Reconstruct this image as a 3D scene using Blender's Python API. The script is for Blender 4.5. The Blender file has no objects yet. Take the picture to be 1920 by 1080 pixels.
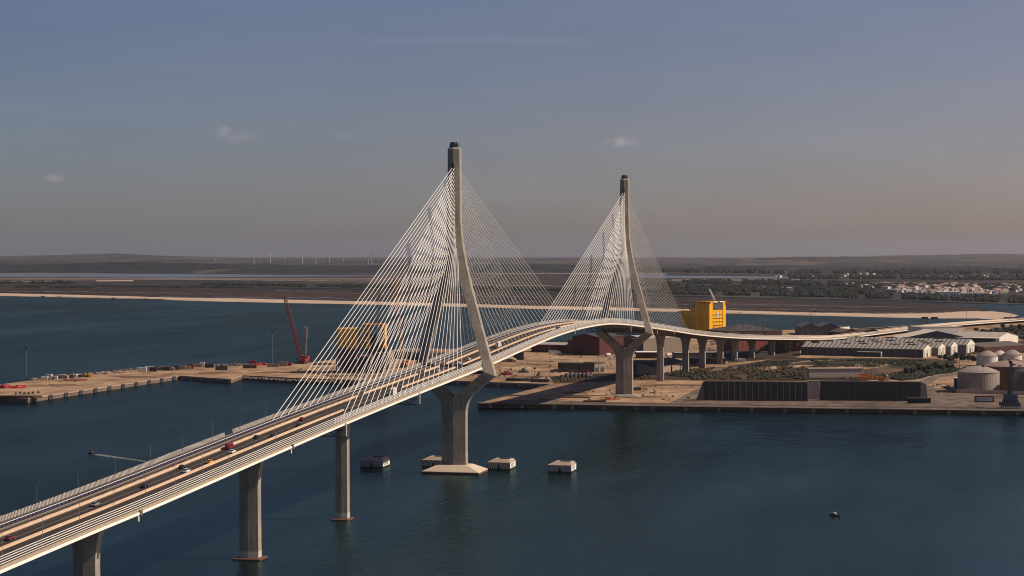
import bpy, math, random
from math import sin, cos, tan, pi, radians, sqrt, atan2, exp, floor
from mathutils import Vector, Matrix, noise

# ------------------------------------------------------------------ camera, sky, sun, exposure
scn = bpy.context.scene
COL = scn.collection
CAMX, CAMY, CAMZ = 293.44, -1085.84, 128.28
YAW, PITCH, FPX = -0.234851, 0.021312, 3733.0      # FPX: focal length in pixels of a 1920 wide frame (70 mm lens)
cd = bpy.data.cameras.new('camera'); cam = bpy.data.objects.new('camera', cd); COL.objects.link(cam)
cam.location = (CAMX, CAMY, CAMZ); cam.rotation_euler = (pi/2 - PITCH, 0, -YAW)
cd.sensor_width = 36; cd.lens = 36*FPX/1920; cd.clip_start = 1; cd.clip_end = 150000
scn.camera = cam

SUN_EL = radians(42.0); SUN_AZ = radians(80.0)        # azimuth from +Y towards +X
wd = bpy.data.worlds.new('World'); scn.world = wd; wd.use_nodes = True
wn, wl = wd.node_tree.nodes, wd.node_tree.links
for n in list(wn): wn.remove(n)
w_out = wn.new('ShaderNodeOutputWorld'); w_bg = wn.new('ShaderNodeBackground')
w_sky = wn.new('ShaderNodeTexSky'); w_sky.sky_type = 'NISHITA'; w_sky.sun_disc = False
w_sky.sun_elevation = SUN_EL; w_sky.sun_rotation = SUN_AZ
w_sky.altitude = 100; w_sky.air_density = 1.0; w_sky.dust_density = 0.6; w_sky.ozone_density = 1.0
w_bg.inputs['Strength'].default_value = 0.0535
wl.new(w_bg.outputs[0], w_out.inputs[0])
sd = bpy.data.lights.new('sun', 'SUN'); sd.energy = 5.0; sd.angle = radians(0.5); sd.color = (1.0, 0.835, 0.665)
sun = bpy.data.objects.new('sun', sd); COL.objects.link(sun)
S_DIR = Vector((sin(SUN_AZ)*cos(SUN_EL), cos(SUN_AZ)*cos(SUN_EL), sin(SUN_EL)))
sun.rotation_euler = S_DIR.to_track_quat('Z', 'Y').to_euler(); sun.location = (1500, 300, 900)
vs = scn.view_settings; vs.view_transform = 'Standard'; vs.look = 'None'; vs.gamma = 1; vs.use_curve_mapping = False
vs.exposure = 0.2
scn.render.engine = 'CYCLES'
scn.cycles.use_denoising = True
scn.cycles.max_bounces = 6; scn.cycles.diffuse_bounces = 2; scn.cycles.glossy_bounces = 3
scn.cycles.transmission_bounces = 2; scn.cycles.volume_bounces = 1; scn.cycles.transparent_max_bounces = 8
scn.cycles.filter_width = 1.05

# ------------------------------------------------------------------ geometry of the place
FW = Vector((sin(YAW), cos(YAW), 0)); RT = Vector((cos(YAW), -sin(YAW), 0)); UP = Vector((0, 0, 1))
FWP = Vector((sin(YAW)*cos(PITCH), cos(YAW)*cos(PITCH), -sin(PITCH))); UPP = RT.cross(FWP)
CAM = Vector((CAMX, CAMY, CAMZ))
def curv(d): return -(max(d, 3000.0)**2 - 9e6)/(2*7.4e6)        # the round earth, from 3 km on
def ray(px, py): return FWP + RT*((px-960)/FPX) + UPP*((540-py)/FPX)
def G(px, py, z=0.0):                                              # a point of the ground seen at a photo pixel
    d = ray(px, py); zz = z
    for i in range(12):
        if d.z > -1e-5: d.z = -1e-5
        q = CAM + d*((zz-CAMZ)/d.z)
        D = (q-CAM).to_2d().length
        zz = z + curv(min(D, 60000))
    return q
def L(lat, dep, z=0.0):                                            # a point by its distance right of / along the view axis
    p = CAM + RT*lat + FW*dep; p.z = z + curv(dep); return p
def DEP(p): return (Vector(p)-CAM).dot(FW)
def MPP(p): return DEP(p)/FPX                                      # metres per photo pixel there

def interp(x, X, Y):
    if x <= X[0]: return Y[0]
    for i in range(1, len(X)):
        if x <= X[i]:
            u = (x-X[i-1])/(X[i]-X[i-1]); return Y[i-1]+(Y[i]-Y[i-1])*u
    return Y[-1]
def smooth(x, X, Y):                                               # Catmull-Rom style
    if x <= X[0]: return Y[0]
    n = len(X)
    for i in range(1, n):
        if x <= X[i]:
            h = X[i]-X[i-1]; u = (x-X[i-1])/h
            def m(k):
                if k == 0: return (Y[1]-Y[0])/(X[1]-X[0])
                if k == n-1: return (Y[-1]-Y[-2])/(X[-1]-X[-2])
                return (Y[k+1]-Y[k-1])/(X[k+1]-X[k-1])
            a, b = m(i-1)*h, m(i)*h
            return (2*u**3-3*u*u+1)*Y[i-1]+(u**3-2*u*u+u)*a+(-2*u**3+3*u*u)*Y[i]+(u**3-u*u)*b
    return Y[-1]

# ------------------------------------------------------------------ mesh helpers
class B:
    def __init__(s): s.v = []; s.f = []
    def add(s, vs, fs):
        o = len(s.v); s.v += [tuple(p) for p in vs]; s.f += [tuple(i+o for i in f) for f in fs]; return s
    def hexa(s, p):                                                # 8 corners: bottom ring then top ring
        return s.add(p, [(3,2,1,0),(4,5,6,7),(0,1,5,4),(1,2,6,5),(2,3,7,6),(3,0,4,7)])
    def box(s, x0, y0, z0, x1, y1, z1):
        return s.hexa([(x0,y0,z0),(x1,y0,z0),(x1,y1,z0),(x0,y1,z0),(x0,y0,z1),(x1,y0,z1),(x1,y1,z1),(x0,y1,z1)])
    def prism(s, poly, z0, z1, top=True, bottom=True):
        n = len(poly)
        vs = [(p[0],p[1],z0) for p in poly]+[(p[0],p[1],z1) for p in poly]
        fs = [(i,(i+1)%n,n+(i+1)%n,n+i) for i in range(n)]
        if top: fs.append(tuple(range(n,2*n)))
        if bottom: fs.append(tuple(range(n-1,-1,-1)))
        return s.add(vs, fs)
    def tube(s, p, q, r, r2=None, n=6, cap=True):
        p, q = Vector(p), Vector(q); r2 = r if r2 is None else r2
        d = (q-p).normalized(); a = d.orthogonal().normalized(); b = d.cross(a)
        vs = [p+(a*cos(2*pi*i/n)+b*sin(2*pi*i/n))*r for i in range(n)]+[q+(a*cos(2*pi*i/n)+b*sin(2*pi*i/n))*r2 for i in range(n)]
        fs = [(i,(i+1)%n,n+(i+1)%n,n+i) for i in range(n)]
        if cap: fs += [tuple(range(n,2*n)), tuple(range(n-1,-1,-1))]
        return s.add(vs, fs)
    def loft(s, rows, closed=True, cap0=True, cap1=True):
        n = len(rows[0]); o = []
        for r in rows: o += list(r)
        fs = []
        for k in range(len(rows)-1):
            for i in range(n if closed else n-1):
                j = (i+1)%n
                fs.append((k*n+i, k*n+j, (k+1)*n+j, (k+1)*n+i))
        if cap0 and closed: fs.append(tuple(range(n-1,-1,-1)))
        if cap1 and closed: fs.append(tuple((len(rows)-1)*n+i for i in range(n)))
        return s.add(o, fs)
    def lathe(s, prof, c=(0,0,0), n=32):
        rows = [[(c[0]+r*cos(2*pi*i/n), c[1]+r*sin(2*pi*i/n), c[2]+z) for i in range(n)] for r, z in prof]
        return s.loft(rows)
    def blob(s, c, r, rz=None, rnd=random, j=0.25):
        rz = r if rz is None else rz
        t = (1+5**.5)/2
        P = [(-1,t,0),(1,t,0),(-1,-t,0),(1,-t,0),(0,-1,t),(0,1,t),(0,-1,-t),(0,1,-t),(t,0,-1),(t,0,1),(-t,0,-1),(-t,0,1)]
        F = [(0,11,5),(0,5,1),(0,1,7),(0,7,10),(0,10,11),(1,5,9),(5,11,4),(11,10,2),(10,7,6),(7,1,8),(3,9,4),(3,4,2),(3,2,6),(3,6,8),(3,8,9),(4,9,5),(2,4,11),(6,2,10),(8,6,7),(9,8,1)]
        a = rnd.uniform(0, 6.28); ca, sa = cos(a), sin(a); k = 1/1.902
        vs = []
        for x, y, z in P:
            m = k*(1+rnd.uniform(-j, j)); x, y = x*ca-y*sa, x*sa+y*ca
            vs.append((c[0]+x*m*r, c[1]+y*m*r, c[2]+z*m*rz))
        return s.add(vs, F)
    def mesh(s, name, mat, shade=False):
        me = bpy.data.meshes.new(name); me.from_pydata(s.v, [], s.f); me.update()
        if mat: me.materials.append(mat)
        if shade: me.polygons.foreach_set('use_smooth', [True]*len(me.polygons))
        return me
    def ob(s, name, mat, parent=None, loc=None, shade=False):
        o = bpy.data.objects.new(name, s.mesh(name, mat, shade)); COL.objects.link(o)
        if parent: o.parent = parent
        if loc: o.location = loc
        return o

def inst(name, mesh, parent=None, loc=(0,0,0), rz=0, sc=None, mat4=None):
    o = bpy.data.objects.new(name, mesh); COL.objects.link(o)
    if parent: o.parent = parent
    if mat4 is not None: o.matrix_local = mat4
    else:
        o.location = loc; o.rotation_euler = (0,0,rz)
        if sc: o.scale = sc
    return o
def tag(o, label, cat, group=None):
    o['label'] = label; o['category'] = cat
    if group: o['group'] = group
    return o
def thing(name, label, cat, loc=(0,0,0), rz=0, group=None):
    o = bpy.data.objects.new(name, None); COL.objects.link(o); o.location = loc; o.rotation_euler = (0,0,rz)
    o.empty_display_size = 1
    return tag(o, label, cat, group)
def kind(o, k): o['kind'] = k; return o
def copy_tree(root, loc, rz, label=None):
    r = root.copy(); COL.objects.link(r); r.location = loc; r.rotation_euler = (0,0,rz)
    if label: r['label'] = label
    for ch in root.children:
        c = ch.copy(); COL.objects.link(c); c.parent = r
        for g in ch.children:
            d = g.copy(); COL.objects.link(d); d.parent = c
    return r

# ------------------------------------------------------------------ materials
MATS = {}
def mat(name, col, rough=0.7, var=0.25, scale=0.3, col2=None, metal=0.0, spec=0.3, streak=0.0, lift=0.0, bump=0.0, stretch=None, srot=None):
    if name in MATS: return MATS[name]
    m = bpy.data.materials.new(name); m.use_nodes = True; nt = m.node_tree; N, K = nt.nodes, nt.links
    b = N['Principled BSDF']; b.inputs['Roughness'].default_value = rough; b.inputs['Metallic'].default_value = metal
    b.inputs['Specular IOR Level'].default_value = spec
    tc = N.new('ShaderNodeNewGeometry'); src = tc.outputs['Position']
    if stretch:
        mp = N.new('ShaderNodeMapping'); mp.inputs['Scale'].default_value = stretch; mp.inputs['Rotation'].default_value = (0,0,-YAW if srot is None else srot)
        K.new(src, mp.inputs[0]); src = mp.outputs[0]
    n1 = N.new('ShaderNodeTexNoise'); n1.inputs['Scale'].default_value = scale; n1.inputs['Detail'].default_value = 6; n1.inputs['Roughness'].default_value = .65
    K.new(src, n1.inputs['Vector'])
    r = N.new('ShaderNodeMapRange'); r.inputs['From Min'].default_value = .3; r.inputs['From Max'].default_value = .7
    K.new(n1.outputs[0], r.inputs[0])
    c2 = col2 or tuple(c*(1-var) for c in col); c1 = col if col2 else tuple(min(1, c*(1+var*.6)) for c in col)
    mx = N.new('ShaderNodeMix'); mx.data_type = 'RGBA'
    mx.inputs[6].default_value = (*c2, 1); mx.inputs[7].default_value = (*c1, 1)
    K.new(r.outputs[0], mx.inputs[0]); out = mx.outputs[2]
    if streak:
        mp = N.new('ShaderNodeMapping'); mp.inputs['Scale'].default_value = (1,1,.06); K.new(tc.outputs['Position'], mp.inputs[0])
        n2 = N.new('ShaderNodeTexNoise'); n2.inputs['Scale'].default_value = .9; n2.inputs['Detail'].default_value = 5; K.new(mp.outputs[0], n2.inputs['Vector'])
        r2 = N.new('ShaderNodeMapRange'); r2.inputs['From Min'].default_value = .42; r2.inputs['From Max'].default_value = .72; r2.inputs['To Min'].default_value = 1; r2.inputs['To Max'].default_value = 1-streak
        K.new(n2.outputs[0], r2.inputs[0])
        m2 = N.new('ShaderNodeMix'); m2.data_type = 'RGBA'; m2.blend_type = 'MULTIPLY'; m2.inputs[0].default_value = 1
        K.new(out, m2.inputs[6]); K.new(r2.outputs[0], m2.inputs[7]); out = m2.outputs[2]
    if lift:                                                      # pour joints every few metres of height
        sx = N.new('ShaderNodeSeparateXYZ'); K.new(tc.outputs['Position'], sx.inputs[0])
        dv = N.new('ShaderNodeMath'); dv.operation = 'DIVIDE'; dv.inputs[1].default_value = lift; K.new(sx.outputs[2], dv.inputs[0])
        fr = N.new('ShaderNodeMath'); fr.operation = 'FRACT'; K.new(dv.outputs[0], fr.inputs[0])
        gt = N.new('ShaderNodeMath'); gt.operation = 'LESS_THAN'; gt.inputs[1].default_value = .09; K.new(fr.outputs[0], gt.inputs[0])
        fl = N.new('ShaderNodeMath'); fl.operation = 'FLOOR'; K.new(dv.outputs[0], fl.inputs[0])
        wn_ = N.new('ShaderNodeTexWhiteNoise'); wn_.noise_dimensions = '1D'; K.new(fl.outputs[0], wn_.inputs['W'])
        mr = N.new('ShaderNodeMapRange'); mr.inputs['To Min'].default_value = .90; mr.inputs['To Max'].default_value = 1.0; K.new(wn_.outputs[0], mr.inputs[0])
        ml = N.new('ShaderNodeMath'); ml.operation = 'MULTIPLY_ADD'; ml.inputs[1].default_value = -.10; K.new(gt.outputs[0], ml.inputs[0]); K.new(mr.outputs[0], ml.inputs[2])
        m3 = N.new('ShaderNodeMix'); m3.data_type = 'RGBA'; m3.blend_type = 'MULTIPLY'; m3.inputs[0].default_value = 1
        K.new(out, m3.inputs[6]); K.new(ml.outputs[0], m3.inputs[7]); out = m3.outputs[2]
    K.new(out, b.inputs['Base Color'])
    if bump:
        bp = N.new('ShaderNodeBump'); bp.inputs['Strength'].default_value = bump; bp.inputs['Distance'].default_value = .3
        K.new(n1.outputs[0], bp.inputs['Height']); K.new(bp.outputs[0], b.inputs['Normal'])
    MATS[name] = m; return m

def ground_mat(name, cols, scale, stretch=(1,1,1), thr=(.35,.5,.65), fine=8.0, spec=.1, warp=0):
    m = bpy.data.materials.new(name); m.use_nodes = True; N, K = m.node_tree.nodes, m.node_tree.links
    b = N['Principled BSDF']; b.inputs['Roughness'].default_value = .95; b.inputs['Specular IOR Level'].default_value = spec
    g = N.new('ShaderNodeNewGeometry')
    mp = N.new('ShaderNodeMapping'); mp.inputs['Scale'].default_value = stretch; mp.inputs['Rotation'].default_value = (0,0,YAW); K.new(g.outputs['Position'], mp.inputs[0])
    n = N.new('ShaderNodeTexNoise'); n.inputs['Scale'].default_value = scale; n.inputs['Detail'].default_value = 9; n.inputs['Roughness'].default_value = .62; K.new(mp.outputs[0], n.inputs['Vector'])
    n.inputs['Distortion'].default_value = warp
    cr = N.new('ShaderNodeValToRGB'); e = cr.color_ramp.elements
    while len(e) < len(cols): e.new(.5)
    for i, c in enumerate(cols):
        e[i].position = thr[i] if i < len(thr) else 1; e[i].color = (*c, 1)
    K.new(n.outputs[0], cr.inputs[0])
    n2 = N.new('ShaderNodeTexNoise'); n2.inputs['Scale'].default_value = scale*fine; n2.inputs['Detail'].default_value = 5; K.new(mp.outputs[0], n2.inputs['Vector'])
    r = N.new('ShaderNodeMapRange'); r.inputs['From Min'].default_value = .3; r.inputs['From Max'].default_value = .7; r.inputs['To Min'].default_value = .55; r.inputs['To Max'].default_value = 1.3; K.new(n2.outputs[0], r.inputs[0])
    mx = N.new('ShaderNodeMix'); mx.data_type = 'RGBA'; mx.blend_type = 'MULTIPLY'; mx.inputs[0].default_value = 1
    K.new(cr.outputs[0], mx.inputs[6]); K.new(r.outputs[0], mx.inputs[7]); K.new(mx.outputs[2], b.inputs['Base Color'])
    return m

M_CONC = mat('concrete', (.31,.265,.215), .85, .22, .12, streak=.34, lift=4.2)
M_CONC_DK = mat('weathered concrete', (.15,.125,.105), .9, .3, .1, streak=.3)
M_BAND = mat('pale painted concrete band', (.42,.38,.33), .8, .1)
M_TIDE = mat('rust brown tide mark', (.105,.05,.03), .9, .4, .8)
M_WHITE = mat('white painted steel', (.80,.76,.69), .45, .05)
M_CABLE = mat('white cable sheath', (.80,.77,.71), .4, .02)
M_STEELDK = mat('dark bridge steel', (.075,.065,.06), .6, .2, .2)
M_PARAPET = mat('parapet concrete', (.31,.245,.18), .8, .15, .4)
M_BARRIER = mat('barrier concrete', (.53,.385,.265), .8, .12, .3)
M_ASPH = mat('asphalt', (.034,.025,.021), .9, .45, .9, stretch=(1,.012,1), srot=0)
M_ASPH2 = mat('lighter asphalt', (.056,.041,.032), .9, .4, .9, stretch=(1,.012,1), srot=0)
M_LINE = mat('road paint', (.5,.46,.4), .7, .2)
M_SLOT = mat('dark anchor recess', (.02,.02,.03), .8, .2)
M_BLUE = mat('blue painted steel', (.045,.05,.11), .5, .2)
M_SCREEN = mat('weathered screen slats', (.40,.36,.31), .5, .3, 1.2)
M_GREY = mat('galvanised steel', (.17,.17,.17), .5, .2, .5)
M_GREYDK = mat('dark grey steel', (.07,.07,.075), .6, .3, .5)
M_GLASSGR = mat('greenish cap cladding', (.07,.10,.095), .4, .2, .6)
M_GLASS = mat('dark glass', (.02,.025,.03), .1, .1, spec=.6)
M_RUBBER = mat('black rubber', (.02,.02,.02), .8, .2)
M_RED = mat('red paint', (.26,.018,.018), .5, .25, .3)
M_YEL = mat('yellow paint', (.84,.43,.006), .5, .12, .08, streak=.15)
M_ORANGE = mat('orange paint', (.62,.20,.03), .6, .25, .3)
M_BLACKPAINT = mat('black paint', (.035,.033,.04), .6, .2)
M_OFFWHITE = mat('off white stripe paint', (.55,.52,.48), .7, .15)
# ------------------------------------------------------------------ the small clouds in the sky
def vm(op, a, b=None):
    n = wn.new('ShaderNodeVectorMath'); n.operation = op
    for i, x in enumerate((a, b)):
        if x is None: continue
        if isinstance(x, (tuple, Vector)): n.inputs[i].default_value = tuple(x)
        else: wl.new(x, n.inputs[i])
    return n.outputs['Value'] if op in ('DOT_PRODUCT', 'LENGTH') else n.outputs[0]
def mt(op, a, b=None, c=None, clamp=False):
    n = wn.new('ShaderNodeMath'); n.operation = op; n.use_clamp = clamp
    for i, x in enumerate((a, b, c)):
        if x is None: continue
        if isinstance(x, (int, float)): n.inputs[i].default_value = x
        else: wl.new(x, n.inputs[i])
    return n.outputs[0]
w_tc = wn.new('ShaderNodeTexCoord'); W_D = w_tc.outputs['Generated']
w_nz = wn.new('ShaderNodeTexNoise'); w_nz.inputs['Scale'].default_value = 210; w_nz.inputs['Detail'].default_value = 6; w_nz.inputs['Roughness'].default_value = .6
wl.new(W_D, w_nz.inputs['Vector'])
cloud = None
for px, py, sx, sy, st in ((1166,266,34,13,.36), (420,246,17,14,.24), (446,256,52,16,.10), (100,334,24,10,.22), (433,371,18,7,.10), (900,74,330,10,.075), (650,252,40,12,.05), (1640,470,120,10,.06)):
    d = ray(px, py).normalized(); u = d.cross(UP).normalized(); v = u.cross(d)
    a = mt('DIVIDE', vm('DOT_PRODUCT', W_D, u), sx/FPX); b = mt('DIVIDE', vm('DOT_PRODUCT', W_D, v), sy/FPX)
    if px == 900: b = mt('ADD', b, mt('MULTIPLY', mt('MULTIPLY', a, a), .8))
    r2 = mt('ADD', mt('MULTIPLY', a, a), mt('MULTIPLY', b, b))
    front = mt('GREATER_THAN', vm('DOT_PRODUCT', W_D, d), .5)
    k = mt('SUBTRACT', 1.0, mt('SQRT', r2), clamp=True)
    k = mt('MULTIPLY', mt('ADD', k, mt('MULTIPLY', mt('SUBTRACT', w_nz.outputs[0], .5), 1.9 if st > .09 else .8), clamp=True), mt('SUBTRACT', 1.35, r2, clamp=True))
    k = mt('MULTIPLY', mt('MULTIPLY', k, st), front)
    cloud = k if cloud is None else mt('ADD', cloud, k, clamp=True)
w_mx = wn.new('ShaderNodeMix'); w_mx.data_type = 'RGBA'
w_mx.inputs[7].default_value = (9.0, 7.8, 7.7, 1)
# a broad warm brightening of the air towards the sun, and the white balance of the day
w_sd = vm('DOT_PRODUCT', W_D, S_DIR); w_cc = wn.new('ShaderNodeCombineColor')
for i, (c0, c1) in enumerate(((.73,2.9),(.68,1.8),(.88,1.35))): wl.new(mt('MULTIPLY', mt('POWER', c1, mt('SMOOTH_MIN', w_sd, .35, .25)), c0), w_cc.inputs[i])
w_mul = wn.new('ShaderNodeMix'); w_mul.data_type = 'RGBA'; w_mul.blend_type = 'MULTIPLY'; w_mul.inputs[0].default_value = 1
w_n2 = wn.new('ShaderNodeTexNoise'); w_n2.inputs['Scale'].default_value = 7; w_n2.inputs['Detail'].default_value = 6; w_n2.inputs['Roughness'].default_value = .6
w_mp = wn.new('ShaderNodeMapping'); w_mp.inputs['Scale'].default_value = (1,1,5); wl.new(W_D, w_mp.inputs[0]); wl.new(w_mp.outputs[0], w_n2.inputs['Vector'])
w_hz = wn.new('ShaderNodeMix'); w_hz.data_type = 'RGBA'; w_hz.blend_type = 'MULTIPLY'; w_hz.inputs[0].default_value = 1      # thin uneven haze
wl.new(w_sky.outputs[0], w_hz.inputs[6]); wl.new(mt('MULTIPLY_ADD', w_n2.outputs[0], .22, .89), w_hz.inputs[7])
wl.new(w_hz.outputs[2], w_mul.inputs[6]); wl.new(w_cc.outputs[0], w_mul.inputs[7])
wl.new(cloud, w_mx.inputs[0]); wl.new(w_mul.outputs[2], w_mx.inputs[6]); wl.new(w_mx.outputs[2], w_bg.inputs[0])

# ------------------------------------------------------------------ water
m = bpy.data.materials.new('sea water'); m.use_nodes = True; N, K = m.node_tree.nodes, m.node_tree.links
N.remove(N['Principled BSDF'])
w_dif = N.new('ShaderNodeBsdfDiffuse'); w_gl = N.new('ShaderNodeBsdfGlossy'); w_fr = N.new('ShaderNodeFresnel'); w_mix = N.new('ShaderNodeMixShader')
w_fr.inputs['IOR'].default_value = 1.33; w_gl.inputs['Color'].default_value = (.66,.89,.88,1)
w_k = N.new('ShaderNodeMath'); w_k.operation = 'MULTIPLY'; w_k.inputs[1].default_value = .21      # the far sides of the waves hide part of the sky glare
K.new(w_fr.outputs[0], w_k.inputs[0]); K.new(w_k.outputs[0], w_mix.inputs[0]); K.new(w_dif.outputs[0], w_mix.inputs[1]); K.new(w_gl.outputs[0], w_mix.inputs[2])
K.new(w_mix.outputs[0], N['Material Output'].inputs['Surface'])
g = N.new('ShaderNodeNewGeometry')
def wnoise(scale, stretch, det, rot=0.0):
    mp = N.new('ShaderNodeMapping'); mp.inputs['Scale'].default_value = stretch; mp.inputs['Rotation'].default_value = (0,0,rot)
    K.new(g.outputs['Position'], mp.inputs[0]); n = N.new('ShaderNodeTexNoise'); n.inputs['Scale'].default_value = scale; n.inputs['Detail'].default_value = det
    n.inputs['Roughness'].default_value = .6; K.new(mp.outputs[0], n.inputs['Vector']); return n.outputs[0]
n1 = wnoise(.22, (1,.55,1), 6, .4); n2 = wnoise(.03, (1,.45,1), 4, .5); big = wnoise(.0042, (1,.40,1), 7, YAW+.12)
ad = N.new('ShaderNodeMath'); ad.operation = 'MULTIPLY_ADD'; ad.inputs[1].default_value = 3.0; K.new(n2, ad.inputs[0]); K.new(n1, ad.inputs[2])
bp = N.new('ShaderNodeBump'); bp.inputs['Strength'].default_value = .6; bp.inputs['Distance'].default_value = 1.1
K.new(ad.outputs[0], bp.inputs['Height']); K.new(bp.outputs[0], w_gl.inputs['Normal']); K.new(bp.outputs[0], w_fr.inputs['Normal'])
cr = N.new('ShaderNodeValToRGB'); cr.color_ramp.elements[0].position = .38; cr.color_ramp.elements[1].position = .64
cr.color_ramp.elements[0].color = (.0014,.0042,.0055,1); cr.color_ramp.elements[1].color = (.0034,.0080,.0095,1)
lane = wnoise(.011, (1,.13,1), 5, YAW-.5)
lm_ = N.new('ShaderNodeMath'); lm_.operation = 'MULTIPLY_ADD'; lm_.inputs[1].default_value = .5; K.new(lane, lm_.inputs[0])
lb_ = N.new('ShaderNodeMath'); lb_.operation = 'MULTIPLY'; lb_.inputs[1].default_value = .5; K.new(big, lb_.inputs[0]); K.new(lb_.outputs[0], lm_.inputs[2])
lk = N.new('ShaderNodeMapRange'); lk.inputs['From Min'].default_value = .36; lk.inputs['From Max'].default_value = .64; lk.inputs['To Min'].default_value = .155; lk.inputs['To Max'].default_value = .265   # wind lanes: steeper ripples, less glare
K.new(lm_.outputs[0], lk.inputs[0]); K.new(lk.outputs[0], w_k.inputs[1])
K.new(big, cr.inputs[0]); K.new(cr.outputs[0], w_dif.inputs['Color'])
rr = N.new('ShaderNodeMapRange'); rr.inputs['From Min'].default_value = .35; rr.inputs['From Max'].default_value = .7; rr.inputs['To Min'].default_value = .07; rr.inputs['To Max'].default_value = .30
K.new(big, rr.inputs[0]); K.new(rr.outputs[0], w_gl.inputs['Roughness'])
M_WATER = m

def sheet(name, mtl, poly, rows, z=None):
    b = B(); b.add(poly, rows); return kind(b.ob(name, mtl), 'structure')
b = B(); A0, A1, NA = -pi, pi, 96
RAD = [0, 300, 1200, 2400, 3300, 4500, 6500, 9000, 12000]
for r in RAD:
    for i in range(NA):
        a = 2*pi*i/NA; b.v.append((CAMX+r*sin(a), CAMY+r*cos(a), curv(r)))
for k in range(len(RAD)-1):
    for i in range(NA):
        j = (i+1)%NA
        b.f.append((k*NA+i, (k+1)*NA+i, (k+1)*NA+j, k*NA+j))
kind(b.ob('water', M_WATER), 'structure')

# ------------------------------------------------------------------ far shore: marsh plain, beach, creeks, hills
M_MARSH = ground_mat('marsh scrub', [(.017,.0135,.0115),(.026,.0185,.015),(.042,.026,.020),(.055,.038,.028)], .0016, (1,.55,1), (.3,.45,.58,.72), 14)
M_PLAIN = ground_mat('far plain fields', [(.017,.018,.017),(.030,.027,.024),(.055,.043,.035),(.022,.022,.02)], .0011, (1,.35,1), (.32,.46,.58,.72), 10)
M_SAND = mat('beach sand', (.43,.315,.225), .95, .2, .02)
M_FLAT = mat('pink salt flat', (.12,.088,.075), .95, .2, .002)
M_CREEK = mat('still creek water', (.075,.085,.09), .25, .1, .004, spec=.5)
M_HILL = ground_mat('hill fields', [(.022,.024,.024),(.05,.045,.04),(.11,.088,.07),(.03,.032,.03)], .0016, (1,.5,1), (.36,.5,.62,.7), 5, warp=1.5)
COAST = [(-700,538),(-300,547),(0,554.5),(120,557),(240,560),(400,565),(560,568.5),(700,571),(860,575),(1000,579),(1130,581.5),(1280,585),(1440,589.5),(1600,593.5),(1740,597),(1840,597.5),(1900,594),(1908,591.5),(1890,587),(1855,583)]
COAST2 = [(1855,583),(1800,575),(1830,572.5),(1920,573),(2000,577),(2400,585),(2800,590)]
cl = [G(x, y, 0) for x, y in COAST]
# the plain behind the first creek, reaching out past the horizon
b = B(); ANG = [-34+68*i/68 for i in range(69)]
DD = [5200, 6200, 7500, 9000, 11000, 14000, 18000, 24000, 30000, 36000]
def plain_near(px):                                                # photo row of the near rim of the plain
    return interp(px, [-2000,0,480,760,960,1267,1440,1640,1765,1850,1920,2400,4000],[530,533,539,542.5,547,554.5,559,562,566,569,570.5,583,590])
for a in ANG:
    px = 960+FPX*tan(radians(a)); d0 = DEP(G(px, plain_near(px), 1.0)); t = tan(radians(a))
    for d in [d0]+[max(d0+30+10*i, x) for i, x in enumerate(DD)]:
        p = L(t*d, d, 0); D = (p-CAM).to_2d().length; b.v.append((p.x, p.y, 1.0+curv(D)))
n = len(DD)+1
for i in range(len(ANG)-1):
    for k in range(n-1): b.f.append((i*n+k, (i+1)*n+k, (i+1)*n+k+1, i*n+k+1))
kind(b.ob('far_plain', M_PLAIN), 'structure')
# the marsh island between the beach and the first creek, its beach and ragged dune line
rng = random.Random(5)
def creek_near(px): return plain_near(px)+interp(px, [0,480,960,1440,1640,1765,1920],[1.8,2.0,2.2,2.4,3.0,4.5,8])
top = []
for px in list(range(-700, 1856, 12)): top.append(G(px, min(creek_near(px), 583) , .8))
shore = []
for px in range(-700, 1844, 6):
    y = interp(px, [c[0] for c in COAST[:16]], [c[1] for c in COAST[:16]]); shore.append((px, y))
def beach_h(px): return interp(px, [-700,0,300,440,700,1000,1500,1640,1740,1800,1856],[2.5,2.7,2.5,4.6,3.8,3.6,3.8,4.4,7.5,11.5,13.5])
b = B(); rowA, rowB, rowC, rowD = [], [], [], []
for px, y in shore:
    j = 1.1*(noise.noise(Vector((px*.045, 3, 0)))+.9*noise.noise(Vector((px*.13, 9, 0))))
    rowA.append(G(px, y+.4, -.3)); rowB.append(G(px, y-beach_h(px)*.45, 1.6)); rowC.append(G(px, y-beach_h(px)*.85+j*1.3, 2.2)); rowD.append(G(px, y-beach_h(px)-2.5, 0.4))
b.loft([rowA, rowB, rowC, rowD], closed=False); kind(b.ob('beach', M_SAND), 'structure')
tipb = B(); tp = [G(x, y, .5) for x, y in [(1838,598),(1870,598),(1902,594.5),(1910,591.5),(1893,587),(1860,583.6),(1838,584)]]
tipb.v = [tuple(p) for p in tp]; tipb.f = [tuple(range(len(tp)))]; kind(tipb.ob('sand_spit', M_SAND), 'structure')
b = B(); near = []; far = []
for px, y in shore:
    if px > 1838: break
    near.append(G(px, y-beach_h(px)*.6, .7)); far.append(G(px, min(creek_near(px), y-beach_h(px)-.2), .9))
b.loft([near, far], closed=False); kind(b.ob('marsh', M_MARSH), 'structure')
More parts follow.
